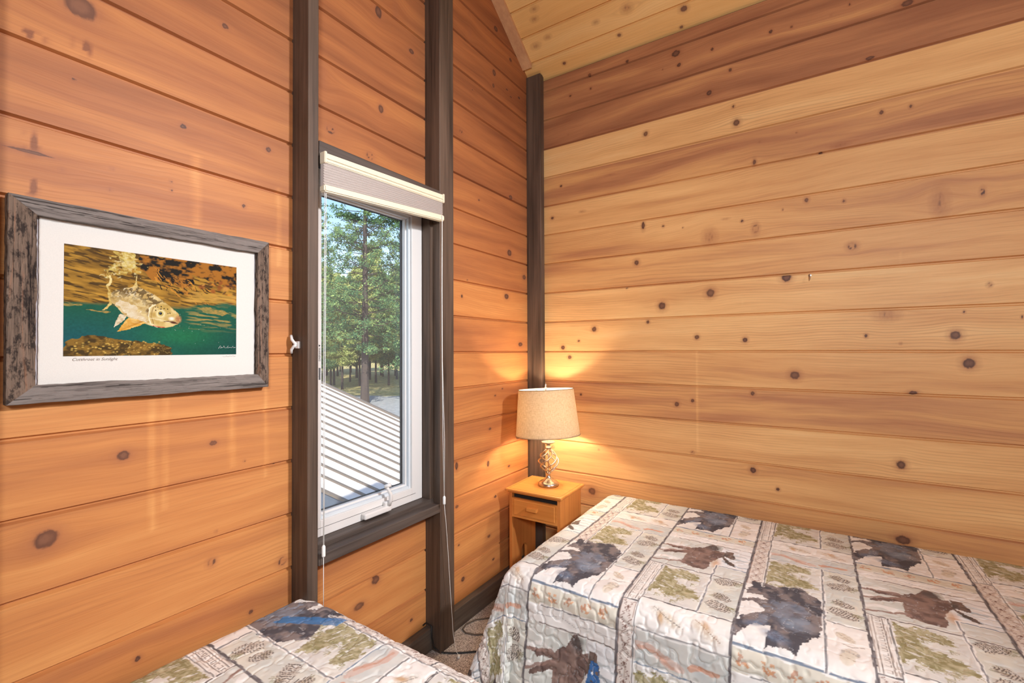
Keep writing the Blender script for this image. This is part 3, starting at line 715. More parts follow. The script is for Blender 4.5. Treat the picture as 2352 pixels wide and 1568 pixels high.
for i in range(nn): pts.append((y1 + .0010 * (float(vn(i * .9, 9)) - .5), z1 - (z1 - z0) * i / nn))
for i in range(nn): pts.append((y1 - (y1 - y0) * i / nn, z0))
f = bm.faces.new([bm.verts.new((AX + .0135, y, z)) for y, z in pts])
r = bmesh.ops.extrude_face_region(bm, geom=[f]); bmesh.ops.translate(bm, verts=[v for v in r['geom'] if isinstance(v, bmesh.types.BMVert)], vec=(.0012, 0, 0))
sheet = childof(obj('paper_sheet', bm, M_paper), pic)

# ---------------------------------------------------------------- raster painter used for printed things
class Cv:
    def __init__(s, w, h, nx, ny, base):
        s.w, s.h, s.nx, s.ny = w, h, nx, ny
        s.X, s.Y = np.meshgrid((np.arange(nx) + .5) * w / nx, (np.arange(ny) + .5) * h / ny)
        s.a = np.zeros((ny, nx, 3)) + lin(base)
    def win(s, x0, x1, y0, y1):
        i0 = max(0, int(x0 / s.w * s.nx)); i1 = min(s.nx, int(x1 / s.w * s.nx) + 2)
        j0 = max(0, int(y0 / s.h * s.ny)); j1 = min(s.ny, int(y1 / s.h * s.ny) + 2)
        if i1 <= i0 or j1 <= j0: return None
        return slice(j0, j1), slice(i0, i1)
    def put(s, w, mask, col, col2=None, nf=60, seed=1, contrast=2.5):
        if col2 is None: c = lin(col)
        else:
            n = np.clip((fbm(s.X[w] * nf, s.Y[w] * nf, seed, 3) - .5) * contrast + .5, 0, 1)[..., None]
            c = lin(col) * (1 - n) + lin(col2) * n
        s.a[w] = s.a[w] * (1 - mask[..., None]) + c * mask[..., None]
    def poly(s, pts, col, col2=None, alpha=1.0, rough=0.0, rf=120, nf=60, seed=1, contrast=2.5):
        xs = [p[0] for p in pts]; ys = [p[1] for p in pts]
        m = rough * 1.5
        w = s.win(min(xs) - m, max(xs) + m, min(ys) - m, max(ys) + m)
        if w is None: return
        X = s.X[w]; Y = s.Y[w]
        if rough:
            X = X + rough * 2 * (fbm(X * rf, Y * rf, seed + 3, 2) - .5); Y = Y + rough * 2 * (fbm(s.X[w] * rf, Y * rf, seed + 9, 2) - .5)
        ins = np.zeros(X.shape, bool)
        for (xa, ya), (xb, yb) in zip(pts, list(pts[1:]) + [pts[0]]):
            if ya == yb: continue
            c = (Y > min(ya, yb)) & (Y <= max(ya, yb)) & (X < (xb - xa) * (Y - ya) / (yb - ya) + xa)
            ins ^= c
        s.put(w, ins * alpha, col, col2, nf, seed, contrast)
    def rect(s, x0, x1, y0, y1, col, col2=None, **k):
        s.poly([(x0, y0), (x1, y0), (x1, y1), (x0, y1)], col, col2, **k)
    def line(s, pts, wd, col, alpha=1.0, wob=0.0, seed=1, taper=False):
        for k, ((xa, ya), (xb, yb)) in enumerate(zip(pts, pts[1:])):
            m = wd + wob
            w = s.win(min(xa, xb) - m, max(xa, xb) + m, min(ya, yb) - m, max(ya, yb) + m)
            if w is None: continue
            X = s.X[w]; Y = s.Y[w]
            if wob:
                X = X + wob * 2 * (vn(X * 45, Y * 45, seed) - .5); Y = Y + wob * 2 * (vn(s.X[w] * 45, Y * 45, seed + 5) - .5)
            L2 = (xb - xa) ** 2 + (yb - ya) ** 2 + 1e-12
            t = np.clip(((X - xa) * (xb - xa) + (Y - ya) * (yb - ya)) / L2, 0, 1)
            d = np.hypot(X - xa - t * (xb - xa), Y - ya - t * (yb - ya))
            hw = wd / 2 * (1 - .7 * t if taper else 1)
            px = s.w / s.nx
            s.put(w, np.clip((hw - d) / px + .5, 0, 1) * alpha, col)
    def ell(s, cx, cy, a, b, ang, col, col2=None, alpha=1.0, seed=1, soft=0.0, nf=200):
        r = max(a, b) * (1 + soft)
        w = s.win(cx - r, cx + r, cy - r, cy + r)
        if w is None: return
        dx = s.X[w] - cx; dy = s.Y[w] - cy
        u = (dx * math.cos(ang) + dy * math.sin(ang)) / a; v = (-dx * math.sin(ang) + dy * math.cos(ang)) / b
        d = np.hypot(u, v)
        mk = np.clip((1 + soft - d) / (2 * soft), 0, 1) if soft else (d < 1).astype(float)
        s.put(w, mk * alpha, col, col2, nf, seed)

# the photograph: coordinates are fractions of the print
PW, PH = .378, .259
cv = Cv(1.0, 1.0, 620, 425, (176, 124, 48))
X, Y = cv.X, cv.Y
# streaked golden underside of the surface
st_ = fbm(X * 9 + Y * 5, (Y - X * .22) * 46, 4, 4)
base = lin((92, 62, 22)) * (1 - st_[..., None]) + lin((222, 172, 72)) * st_[..., None]
dk = np.clip((fbm(X * 14 + 3, (Y - X * .25) * 60, 8, 3) - .56) * 9, 0, 1)[..., None]
cv.a = base * (1 - dk * .8) + lin((62, 44, 22)) * dk * .8
dk = np.clip(1 - Y * 3.2 - X * .5, 0, 1)[..., None] * np.clip((fbm(X * 8, (Y - X * .2) * 30, 18, 3) - .35) * 4, 0, 1)[..., None]
cv.a = cv.a * (1 - dk * .6) + lin((70, 48, 22)) * dk * .6
cv.poly(PIC['dark'], (38, 34, 26), (176, 118, 44), rough=.02, rf=20, nf=22, contrast=5, seed=3)
for i in range(60):
    r_ = random.Random(i); x = r_.uniform(.45, .78); y = .12 + (x - .45) * .6 + r_.uniform(-.04, .14)
    cv.line([(x, y), (x + r_.uniform(.02, .06), y + r_.uniform(.02, .08))], r_.uniform(.003, .010), r_.choice([(214, 150, 60), (30, 28, 24), (190, 130, 54), (24, 24, 22)]), .9, .01, i)
for i in range(45):
    r_ = random.Random(i + 200); x = r_.uniform(.75, .99); y = r_.uniform(.2, .42)
    cv.ell(x, y, r_.uniform(.006, .03), r_.uniform(.006, .022), r_.uniform(0, 3), r_.choice([(226, 150, 58), (150, 84, 40), (80, 52, 36), (216, 160, 80)]), alpha=.75, soft=.4, seed=i)
for i in range(70):
    r_ = random.Random(i + 900); x = r_.uniform(.68, 1.0); y = .33 + r_.uniform(0, .10)
    cv.ell(x, y, r_.uniform(.02, .05), .008, .1, r_.choice([(214, 168, 84), (196, 156, 70), (178, 142, 70)]), alpha=.7, soft=.4, seed=i)
# green water
w_all = (slice(None), slice(None))
edge = Y - (.50 - .12 * np.clip((X - .6) * 3, 0, 1) + .05 * np.clip((X - .75) * 4, 0, 1)) + .05 * (fbm(X * 12, Y * 40, 5, 3) - .5)
mk = np.clip(edge * 30, 0, 1)
wc = lin((36, 100, 78)) * np.ones((*X.shape, 3))
k = np.clip((Y - .55) * 1.6, 0, 1)[..., None] * np.clip(1.1 - X * 1.6, 0, 1)[..., None]
wc = wc * (1 - k) + lin((30, 92, 122)) * k
k = np.clip((X - .55) * 1.5, 0, 1)[..., None] * np.clip((Y - .55) * 2.4, 0, 1)[..., None]
wc = wc * (1 - k) + lin((26, 72, 74)) * k
k = np.exp(-((X - .62) / .22) ** 2 - ((Y - .80) / .10) ** 2)[..., None] * .6
wc = wc * (1 - k) + lin((44, 132, 84)) * k
wc *= (.85 + .3 * fbm(X * 90, Y * 70, 66, 2))[..., None]
cv.a = cv.a * (1 - mk[..., None]) + wc * mk[..., None]
rp = np.clip((fbm(X * 10, (Y - .1 * X) * 52, 12, 3) - .56) * 8, 0, 1) * np.clip(1 - np.abs(Y - .60) * 6, 0, 1) * np.clip((X - .55) * 5, 0, 1)
cv.a = cv.a * (1 - rp[..., None] * .8) + lin((198, 168, 92)) * rp[..., None] * .8
for kname in ('gold1', 'gold2', 'gold3'): cv.poly(PIC[kname], (198, 160, 84), (150, 140, 80), alpha=.8, rough=.012, rf=30, nf=60, seed=5)
cv.poly(PIC['splash'], (220, 200, 118), (176, 140, 60), alpha=.85, rough=.05, rf=18, nf=40, seed=6, contrast=3)
cv.poly(PIC['splash'], (240, 228, 176), (220, 196, 110), alpha=.55, rough=.08, rf=50, nf=90, seed=16, contrast=5)
cv.line(PIC['tailline'], .012, (240, 222, 160), .9, .004)
# rock
cv.poly(PIC['rock'], (84, 66, 34), (150, 116, 52), rough=.012, rf=30, nf=28, contrast=3.5, seed=9)
cl_ = np.abs(fbm(X * 26, Y * 20, 41, 3) - .5)
rk = Cv(1, 1, 620, 425, (0, 0, 0)); rk.poly(PIC['rock'], (255, 255, 255), rough=.012, rf=30, seed=9)
rk = rk.a[..., 0] * np.clip((.018 - cl_) * 80, 0, 1) * np.clip((fbm(X * 12, Y * 12, 77, 2) - .38) * 5, 0, 1)
cv.a = cv.a * (1 - rk[..., None] * .85) + lin((238, 206, 120)) * rk[..., None] * .85
for i in range(60):
    r_ = random.Random(i + 40); cv.ell(r_.uniform(.02, .5), r_.uniform(.86, .98), .005, .005, 0, (226, 190, 100), alpha=.8, soft=.6)
# trout
cv.poly(PIC['tail'], (226, 202, 130), (198, 166, 88), nf=60, rough=.004)
cv.poly(PIC['dorsal'], (232, 212, 150), (206, 176, 104), nf=80)
cv.poly(PIC['pelvic'], (236, 224, 196), (206, 186, 150), nf=60, rough=.003)
cv.poly(PIC['body'], (196, 166, 104), (228, 206, 152), nf=30)
bd = Cv(1, 1, 620, 425, (0, 0, 0)); bd.poly(PIC['body'], (255, 255, 255)); bdm = bd.a[..., 0]
# dark dappling on the back, light caustic net
back_ = bdm * np.clip(1.35 - (Y - (.345 + .95 * np.clip(X - .36, 0, 1))) * 9, 0, 1)
sp_ = np.clip((fbm(X * 60 + Y * 26, Y * 40 - X * 22, 21, 2) - .44) * 9, 0, 1) * back_ * (X < .545)
cv.a = cv.a * (1 - sp_[..., None] * .8) + lin((92, 68, 34)) * sp_[..., None] * .8
cv.poly(PIC['belly'], (240, 230, 206), (214, 188, 146), alpha=.75, rough=.03, rf=30, nf=30)
cnet = np.clip((.022 - np.abs(fbm(X * 34 + Y * 14, Y * 30, 52, 2) - .5)) * 70, 0, 1) * bdm
cv.a = cv.a * (1 - cnet[..., None] * .6) + lin((248, 240, 214)) * cnet[..., None] * .6
for (x, y) in ((.46, .60), (.475, .635), (.44, .585), (.43, .55)): cv.ell(x, y, .016, .028, .5, (120, 88, 44), alpha=.85, soft=.3)
cv.poly(PIC['head'], (204, 172, 96), (230, 206, 146), alpha=.9, rough=.008, rf=30, nf=24)
hd = PIC['head']
cv.line([hd[1], hd[0], hd[-1], hd[-2], hd[-3]], .009, (246, 236, 200), .85, .003)
cv.line([(a + .018, b) for a, b in (hd[1], hd[0], hd[-1], hd[-2])], .006, (160, 124, 66), .7, .003)
for (a, b) in ((.0, .06), (.03, .075), (-.03, .05)): cv.line([(PIC['eye'][0][0] - .03 + a, PIC['eye'][0][1] + b), (PIC['eye'][0][0] + .03 + a, PIC['eye'][0][1] + b + .01)], .006, (244, 232, 190), .7, .003)
cv.poly(PIC['pect'], (226, 170, 66), (238, 200, 122), nf=40, rough=.004)
for i in range(12):
    t_ = i / 11
    xa, ya = PIC['pect'][2][0], PIC['pect'][2][1]
    x1_ = PIC['pect'][5][0] + t_ * (PIC['pect'][7][0] - PIC['pect'][5][0]); y1_ = PIC['pect'][5][1] + t_ * (PIC['pect'][7][1] - PIC['pect'][5][1])
    cv.line([(xa - .02, ya - .01), (x1_ + .01, y1_ + (.0 if i else -.01))], .0022, (176, 116, 40), .6)
ex, ey = PIC['eye'][0]
cv.ell(ex, ey, .026, .040, .1, (240, 228, 178), soft=.25); cv.ell(ex, ey, .017, .027, 0, (206, 184, 110)); cv.ell(ex - .002, ey - .002, .0095, .0155, 0, (28, 40, 60)); cv.ell(ex - .004, ey - .008, .0025, .004, 0, (230, 236, 240))
for (x, y) in PIC['spots']: cv.ell(x, y, .0036, .0055, 0, (78, 60, 30))
cv.line(PIC['mouth'], .009, (110, 56, 36), .95, .002); cv.line(PIC['red'], .007, (206, 60, 44), .95)
nx_, ny_ = PIC['nose'][0]; cv.ell(nx_, ny_, .014, .016, 0, (250, 242, 226), soft=.6)
nx_, ny_ = PIC['nose'][1]; cv.ell(nx_, ny_ + .02, .018, .035, 0, (176, 120, 78), (206, 160, 110), soft=.4)
cv.ell(nx_ - .03, ny_ + .055, .02, .012, .3, (96, 50, 34), soft=.4)
for i in range(26):
    r_ = random.Random(i + 70); cv.ell(r_.uniform(.55, .99), r_.uniform(.5, .9), .0016, .0025, 0, (210, 224, 214), alpha=.8)
# the print itself
nyv, nzv = 560, 385
YY, ZZ = np.meshgrid(np.linspace(0, 1, nyv), np.linspace(0, 1, nzv), indexing='ij')
Pp = np.stack([np.full(YY.shape, AX + .0153), .3235 + YY * PW, 1.5955 - ZZ * PH], -1)
me = grid_mesh('photo_print', Pp, flip=True)
ci = np.clip((YY * cv.nx).astype(int), 0, cv.nx - 1); cj = np.clip((ZZ * cv.ny).astype(int), 0, cv.ny - 1)
cattr(me, 'col', np.clip(cv.a[cj, ci], 0, 1) ** 1.12 * .80)
pr = childof(obj('photo_print', me, M_print), pic)
# white signature, pencilled caption
def scrib(name, pts, mat, par, r=.0004):
    P3 = [(AX + .0157, .3235 + u * PW, 1.5955 - v * PH) for u, v in pts]
    return childof(obj(name, T(P3, r, 5), mat), par)
scrib('signature', PIC['sig'], M_whiteink, pr)
text('caption', 'Cutthroat in Sunlight', (AX + .0150, .338, 1.3285), (math.pi / 2, 0, math.pi / 2), .0098, M_ink, sheet, .0001, .35)
rr_ = random.Random(5)
scrib('pencil_signature', [(.90 + .0045 * i, 1.022 + rr_.uniform(-.006, .006)) for i in range(22)], M_ink, sheet, .00022)

# ---------------------------------------------------------------- quilt print (one repeat of the pattern)
TW, TH = .3175, 1.42
qt = Cv(TW, TH, 288, 1280, (240, 237, 232))
GREY, DGREY, BLUEG = (120, 118, 120), (84, 80, 82), (120, 140, 160)
SAGE, SAGE2 = (206, 208, 202), (220, 218, 210)
def cone(cx, cy, ln, wd, ang, k=0):
    r_ = random.Random(k)
    ca, sa = math.cos(ang), math.sin(ang)
    n1 = int(ln / .0066); n2 = int(wd / .0066)
    qt.ell(cx, cy, ln / 2, wd / 2, ang, (206, 194, 182), alpha=.6, soft=.15)
    for i in range(n1 + 1):
        for j in range(n2 + 1):
            u = (i / n1 - .5) * ln; v = ((j + .5 * (i % 2)) / n2 - .5) * wd
            if (u / (ln / 2)) ** 2 + (v / (wd / 2)) ** 2 > 1: continue
            u += r_.uniform(-.0013, .0013); v += r_.uniform(-.0013, .0013)
            x = cx + u * ca - v * sa; y = cy + u * sa + v * ca
            a = ang + math.pi / 2 + r_.uniform(-.3, .3) + 2.2 * v / wd
            qt.line([(x - .0028 * math.cos(a), y - .0028 * math.sin(a)), (x + .0008 * math.cos(ang), y + .0008 * math.sin(ang)), (x + .0028 * math.cos(a), y + .0028 * math.sin(a))], .0024, (80, 66, 62), .95)
def needles(cx, cy, ang, k, n=9, L=.028, col=(132, 126, 84)):
    r_ = random.Random(k)
    for i in range(n):
        a = ang + (i / (n - 1) - .5) * 1.5
        l = L * r_.uniform(.7, 1.1)
        m = (cx + l * .55 * math.cos(a + .12), cy + l * .55 * math.sin(a + .12))
        qt.line([(cx, cy), m, (cx + l * math.cos(a - .1), cy + l * math.sin(a - .1))], .0022, col, .9)
def leaf(cx, cy, l, w, ang, c1=(196, 180, 158), c2=(222, 212, 196)):
    qt.ell(cx, cy, l, w, ang, c1, c2, alpha=.9, soft=.08, nf=150)
    qt.line([(cx - l * math.cos(ang), cy - l * math.sin(ang)), (cx + l * math.cos(ang), cy + l * math.sin(ang))], .0014, (150, 128, 104), .9)
# leaves strip
qt.rect(.05, TW, 0, .1, (240, 237, 232), (230, 226, 220), nf=20)
for (cx, cy, c1) in ((.12, .045, (190, 186, 176)), (.155, .06, (206, 190, 168)), (.235, .05, (212, 196, 176)), (.262, .066, (200, 180, 160))):
    qt.ell(cx, cy, .030, .014, .35, c1, (232, 226, 214), alpha=.85, soft=.5, nf=160, seed=int(cx * 1000))
qt.line([(.10, .03), (.14, .055), (.19, .07)], .0016, (120, 110, 104)); qt.line([(.22, .035), (.26, .06), (.29, .075)], .0016, (150, 120, 100))
qt.ell(.125, .06, .016, .008, 1.2, (196, 150, 92), alpha=.7, soft=.5); qt.ell(.25, .045, .014, .008, .9, (196, 150, 100), alpha=.6, soft=.5)
# rust brush stroke strip
qt.rect(.05, TW, .1, .198, (200, 204, 202), (214, 214, 208), nf=25)
qt.line([(.06, .15), (.10, .145), (.14, .165), (.185, .180)], .022, (212, 182, 168), .7, .006, 3); qt.line([(.07, .148), (.12, .155), (.17, .178)], .008, (198, 148, 124), .6, .004, 5)
qt.line([(.215, .165), (.245, .155), (.285, .160)], .012, (206, 152, 124), .8, .005, 8)
# fir 1, cones 1
def firpatch(q0, q1, c=(146, 138, 100), c2=(186, 178, 146)):
    qt.rect(.05, .215, q0, q1, (212, 210, 206), (224, 222, 214), nf=22)
    f = [(x, q0 + (y - 1.16) * (q1 - q0) / .262) for x, y in TILE['fir']]
    f = [(min(x, .213), min(max(y, q0 + .004), q1 - .003)) for x, y in f]
    qt.poly(f, c, c2, rough=.013, rf=110, nf=70, contrast=3)
    for i in range(46):
        r_ = random.Random(i + int(q0 * 100)); x = r_.uniform(.06, .17); y = q0 + r_.uniform(.03, .9) * (q1 - q0)
        for a in (-.5, 0, .5, 1.0): qt.line([(x, y), (x + .018 * math.cos(a + .5), y + .018 * math.sin(a + .5))], .0032, c if (i + int(a * 2)) % 2 else c2, .75)
    for i in range(26):
        r_ = random.Random(i + 77); x = r_.uniform(.06, .19); y = q0 + r_.uniform(.03, .97) * (q1 - q0)
        qt.line([(x, y), (x + .02, y + .008)], .003, (228, 226, 220), .7, .003)
firpatch(.198, .44)
firpatch(1.16, TH)
# cones strips
def conestrip(q0, q1, k):
    qt.rect(.2175, TW, q0, q1, (208, 210, 204), (222, 220, 208), nf=22, seed=k)
    n = 2
    h = (q1 - q0) / n
    for i in range(n):
        cy = q0 + h * (i + .45)
        needles(.262, cy - h * .12, -2.2, k + i, 8, .034); needles(.285, cy + h * .1, .7, k + i + 9, 9, .036)
        cone(.268, cy - h * .16, .060, .042, .5, k + i); cone(.264, cy + h * .17, .078, .052, -.5 + i, k + i + 3)
conestrip(.198, .56, 3)
conestrip(1.075, TH, 9)
# acorn patch
qt.rect(.2175, TW, .56, .775, (240, 236, 230), (230, 224, 218), nf=20)
leaf(.262, .625, .026, .015, .7); leaf(.270, .695, .020, .018, .4, (176, 170, 164)); leaf(.262, .72, .016, .026, .2, (214, 204, 186))
qt.line([(.255, .66), (.275, .665), (.300, .655)], .002, (126, 110, 98))
# bear patch
qt.rect(0, .2175, .44, .775, (238, 236, 232), (228, 226, 222), nf=20)
# striped band
def band(q0, q1, brown):
    qt.rect(0, .052, q0, q1, (236, 232, 226) if not brown else (222, 214, 206))
    if not brown:
        for x in (.007, .0145, .0385, .0465): qt.line([(x, q0), (x, q1)], .0034, (176, 166, 158), .9, .0012, 3)
        qt.line([(.0145, q0), (.0145, q1)], .0012, (110, 100, 96), .9, .001); qt.line([(.0385, q0), (.0385, q1)], .0012, (110, 100, 96), .9, .001)
        n = int((q1 - q0) / .0165)
        for i in range(n):
            y = q0 + (i + .5) * (q1 - q0) / n
            for (a, b) in (((.021, y - .0055), (.032, y - .0055)), ((.032, y - .0055), (.032, y + .0045)), ((.032, y + .0045), (.021, y + .0045)), ((.021, y + .0045), (.021, y - .0055))):
                qt.line([a, b], .0016, (130, 118, 112))
    else:
        n = int((q1 - q0) / .05)
        for x in (.005, .047): qt.line([(x, q0), (x, q1)], .0022, (172, 150, 140))
        for i in range(n * 5):
            y = q0 + (i + .5) * (q1 - q0) / (n * 5)
            ph = (i % 5) / 5
            o_ = abs(ph - .5) * .024
            for sgn in (-1, 1):
                x = .026 + sgn * (.002 + o_)
                qt.line([(x - .004, y - .004), (x + .004, y), (x - .004, y + .004)], .0018, (138, 104, 94), .9)
            if i % 5 == 2: qt.ell(.026, y, .0032, .0042, 0, (120, 92, 84))
band(1.16, TH, False); band(0, .03, False); band(.03, .44, True)
# bear
qt.poly(TILE['bear'], (84, 82, 88), (134, 124, 122), rough=.006, rf=90, nf=34, contrast=4, seed=5)
qt.poly([(x * .55 + .06, y * .5 + .30) for x, y in TILE['bear']], (128, 138, 154), (98, 96, 104), alpha=.6, rough=.02, rf=40, nf=30, contrast=4)
qt.ell(.10, .715, .034, .020, .4, (128, 150, 176), (86, 100, 126), alpha=.6, soft=.4); qt.ell(.05, .68, .03, .014, -.5, (98, 116, 142), alpha=.6, soft=.4)
qt.ell(.15, .62, .035, .03, .4, (150, 162, 178), alpha=.5, soft=.6)
# orange flower strip
qt.rect(0, TW, .778, .838, (222, 216, 200), (212, 208, 194), nf=30)
for i in range(5):
    x = .03 + i * .06
    for j in range(9):
        r_ = random.Random(i * 20 + j); qt.ell(x + r_.uniform(-.014, .014), .806 + r_.uniform(-.012, .012), r_.uniform(.003, .009), .0035, r_.uniform(0, 3), r_.choice([(216, 164, 124), (204, 144, 106), (196, 156, 134)]), alpha=.85)
# white wavy strip
qt.rect(0, TW, .838, .893, (240, 238, 234), (232, 230, 226), nf=20)
qt.line([(0, .862), (.06, .868), (.12, .858), (.18, .872), (.25, .862), (TW, .87)], .0016, (170, 166, 166), .8, .004)
# moose patch: sage sky on the left, snowy lake on the right
qt.rect(0, TW, .893, 1.16, (206, 208, 202), (220, 220, 214), nf=18)
qt.rect(.215, TW, .893, 1.07, (238, 238, 238), (226, 230, 232), nf=20)
for i, (y, c) in enumerate(((.925, (196, 196, 196)), (.955, (176, 184, 186)), (.985, (150, 164, 172)), (1.01, (196, 204, 208)), (1.04, (140, 158, 172)))):
    qt.line([(.225, y - .012), (.26, y), (TW, y + .006)], .009, c, .6, .008, i)
for y in (.97, 1.03, 1.10): qt.line([(0, y + .01), (.05, y - .006), (.09, y)], .020, (238, 236, 232), .8, .008, int(y * 90))
qt.poly(TILE['moose'], (146, 122, 112), (112, 92, 86), rough=.004, rf=90, nf=40, contrast=3, seed=8)
qt.ell(.185, .925, .022, .026, .3, (98, 92, 90), alpha=.8, soft=.4); qt.ell(.212, 1.06, .012, .03, .1, (214, 166, 124), alpha=.7, soft=.6)
qt.poly(TILE['antler'], (92, 84, 80), (128, 108, 98), rough=.004, rf=120)
for (a, b) in (((0, .985), (.10, .972)), ((0, 1.05), (.10, 1.0)), ((0, 1.135), (.11, 1.10))): qt.line([a, b], .010, (150, 122, 112), .9, .004, 9)
# seams
def seam(pts, w, c, k=0): 
    qt.line(pts, w + .006, (244, 242, 238), .8, .003, k); qt.line(pts, w, c, .92, .0022, k + 40)
for y, c in ((.1, GREY), (.198, BLUEG), (.838, GREY), (.893, (106, 88, 82))): seam([(.05, y), (TW, y)], .0044, c, int(y * 50))
seam([(0, .776), (TW, .776)], .006, (104, 120, 140), 5); seam([(0, 1.16), (TW, 1.16)], .0045, (96, 84, 82), 6)
seam([(0, .03), (.052, .03)], .005, DGREY, 7); seam([(.052, .001), (TW, .001)], .004, DGREY, 8); seam([(.052, TH - .001), (TW, TH - .001)], .004, DGREY, 8)
seam([(.2165, .56), (TW, .56)], .005, GREY, 9); seam([(.2165, 1.074), (TW, 1.074)], .005, (112, 130, 150), 10)
seam([(.2165, .198), (.2165, .775)], .0046, (122, 122, 126), 11); seam([(.2165, 1.074), (.2165, TH)], .0046, (122, 122, 128), 12)
seam([(.052, 0), (.052, .44)], .004, (124, 120, 120), 13); seam([(.052, 1.16), (.052, TH)], .004, (124, 120, 118), 14)
qt.poly(TILE['bear'], (86, 84, 92), (122, 112, 112), alpha=.0)
# main vertical seams
for x in (0, TW):
    w = (slice(None), slice(None))
    wob = .0018 * (vn(qt.Y * 60, qt.Y * 0, 3) - .5) * 2
    d = np.abs(qt.X - x + wob)
    qt.put(w, np.clip((.0046 - d) / .0012, 0, 1), (98, 93, 95), (136, 132, 134), 40, 9)

def sample_tile(xl, q):
    col_i = np.floor(xl / TW)
    x = xl - col_i * TW
    q = q - .71 * (np.mod(col_i, 2))
    q = np.mod(q, TH)
    return qt.a[np.clip((q / TH * qt.ny).astype(int), 0, qt.ny - 1), np.clip((x / TW * qt.nx).astype(int), 0, qt.nx - 1)]

def arc(s, r):
    q = r * math.pi / 2
    o = np.where(s < q, r * np.sin(np.clip(s, 0, q) / r), r)
    d = np.where(s < q, r * (1 - np.cos(np.clip(s, 0, q) / r)), r + s - q)
    return o, d

def quilt(name, u, v, box_, zt, rad, fn, seed, flare, puff_top, puff_side, label, tight='v+', flip=False):
    """u, v = unrolled cloth coordinates; box_ = x0, x1, y0, y1 where the cloth starts to bend down"""
    U, V = np.meshgrid(u, v, indexing='ij')
    x0, x1, y0, y1 = box_
    su = np.maximum(x0 - U, 0) + np.maximum(U - x1, 0); sv = np.maximum(y0 - V, 0) + np.maximum(V - y1, 0)
    sx = np.where(U < x0, -1.0, 1.0); sy = np.where(V < y0, -1.0, 1.0)
    p = 3.0
    s = (su ** p + sv ** p) ** (1 / p)
    hyp = np.hypot(su, sv) + 1e-9
    cx = su / hyp; cy = sv / hyp
    o, d = arc(s, rad)
    fl_ = flare * np.clip(d / .54, 0, 1) ** 1.4
    corner = 2 * cx * cy
    ang = np.arctan2(sv, su + 1e-9)
    tm = (V > y1) if tight == 'v+' else (U < x0)
    fl_ = np.where(tm, 0, fl_)
    fold = corner * np.where(tm, 0, 1) * np.clip(d / .5, 0, 1) * (.085 + .035 * np.sin(ang * 9 + 1.0))
    wave = np.where(tm, 0, 1) * (1 - corner) * np.clip(d / .5, 0, 1) ** 1.2 * .016 * np.sin((U * cy + V * cx) * 17 + seed)
    out = o + fl_ * (1 + .25 * corner) + fold + wave
    out = np.where(s > 0, out, 0)
    X = np.clip(U, x0, x1) + sx * out * cx; Y = np.clip(V, y0, y1) + sy * out * cy
    Z = zt - np.minimum(d, zt - FZ - .006)
    Z = Z + .004 * (fbm(U * 3, V * 3, seed, 2) - .5) * (d < .02)
    P = np.stack([X, Y, Z], -1)
    tu = np.gradient(P, axis=0); tv = np.gradient(P, axis=1)
    nrm = np.cross(tu, tv); nrm /= np.linalg.norm(nrm, axis=-1, keepdims=True) + 1e-12
    n_ = fbm(U * 32 + seed, V * 32, seed, 2)
    a_ = np.abs(n_ - .5)
    h = np.clip(a_ * 7, 0, 1) ** .55
    side = np.clip(d / .05, 0, 1)
    wr = fbm(U * 16, V * (30 - 22 * side.mean()), seed + 3, 2)
    P = P + nrm * ((h * (puff_top * (1 - side) + puff_side * side)) + side * .006 * (wr - .5) + (1 - side) * .0015 * (wr - .5))[..., None]
    rgb = fn(U, V).copy()
    rgb *= (1.04 + .10 * fbm(U * 60, V * 60, seed + 8, 2))[..., None]
    th = np.clip((.010 - a_) * 120, 0, 1) * .40
    rgb = rgb * (1 - th[..., None]) + lin((232, 232, 232)) * th[..., None]
    me = grid_mesh(name, P, flip=flip)
    cattr(me, 'col', rgb)
    ob = obj(name, me, M_quilt)
    me.polygons.foreach_set('use_smooth', np.ones(len(me.polygons), bool))
    tag(ob, label, 'quilt')
    return ob

x0, x1, y0, y1 = -.885, 1.06, 1.445, 2.368
u = np.concatenate([np.arange(x0 - .59, .85, .0026), np.arange(.85, x1 + .59, .012)])
v = np.concatenate([np.arange(y0 - .58, 2.43, .0026), np.arange(2.43, y1 + .25, .006)])
def fnR(U, V):
    xl = U + .8275 + 8 * TW; q = 2.165 - V
    c = sample_tile(xl, q)
    # the blue spruce printed beside the moose on the hanging side
    t = np.clip((1.215 - V) / .30, 0, 1)
    wd = .012 + .055 * t * (.7 + .5 * fbm(U * 60, V * 90, 4, 2))
    mk = ((np.abs(U + .585 + .012 * (fbm(V * 40, V * 0, 2, 1) - .5)) < wd) & (V < 1.21) & (V > .93)) * (fbm(U * 70, V * 55, 14, 2) > .36 * (.6 + t))
    n = fbm(U * 50, V * 50, 6, 2)[..., None]
    c = np.where(mk[..., None], lin((52, 96, 158)) * n + lin((96, 142, 196)) * (1 - n), c)
    return c
quilt('quilt', u, v, (x0, x1, y0, y1), .563, .062, fnR, 3, .07, .0022, .0075, 'wildlife patchwork quilt with bears and moose draping the bed along the back wall')
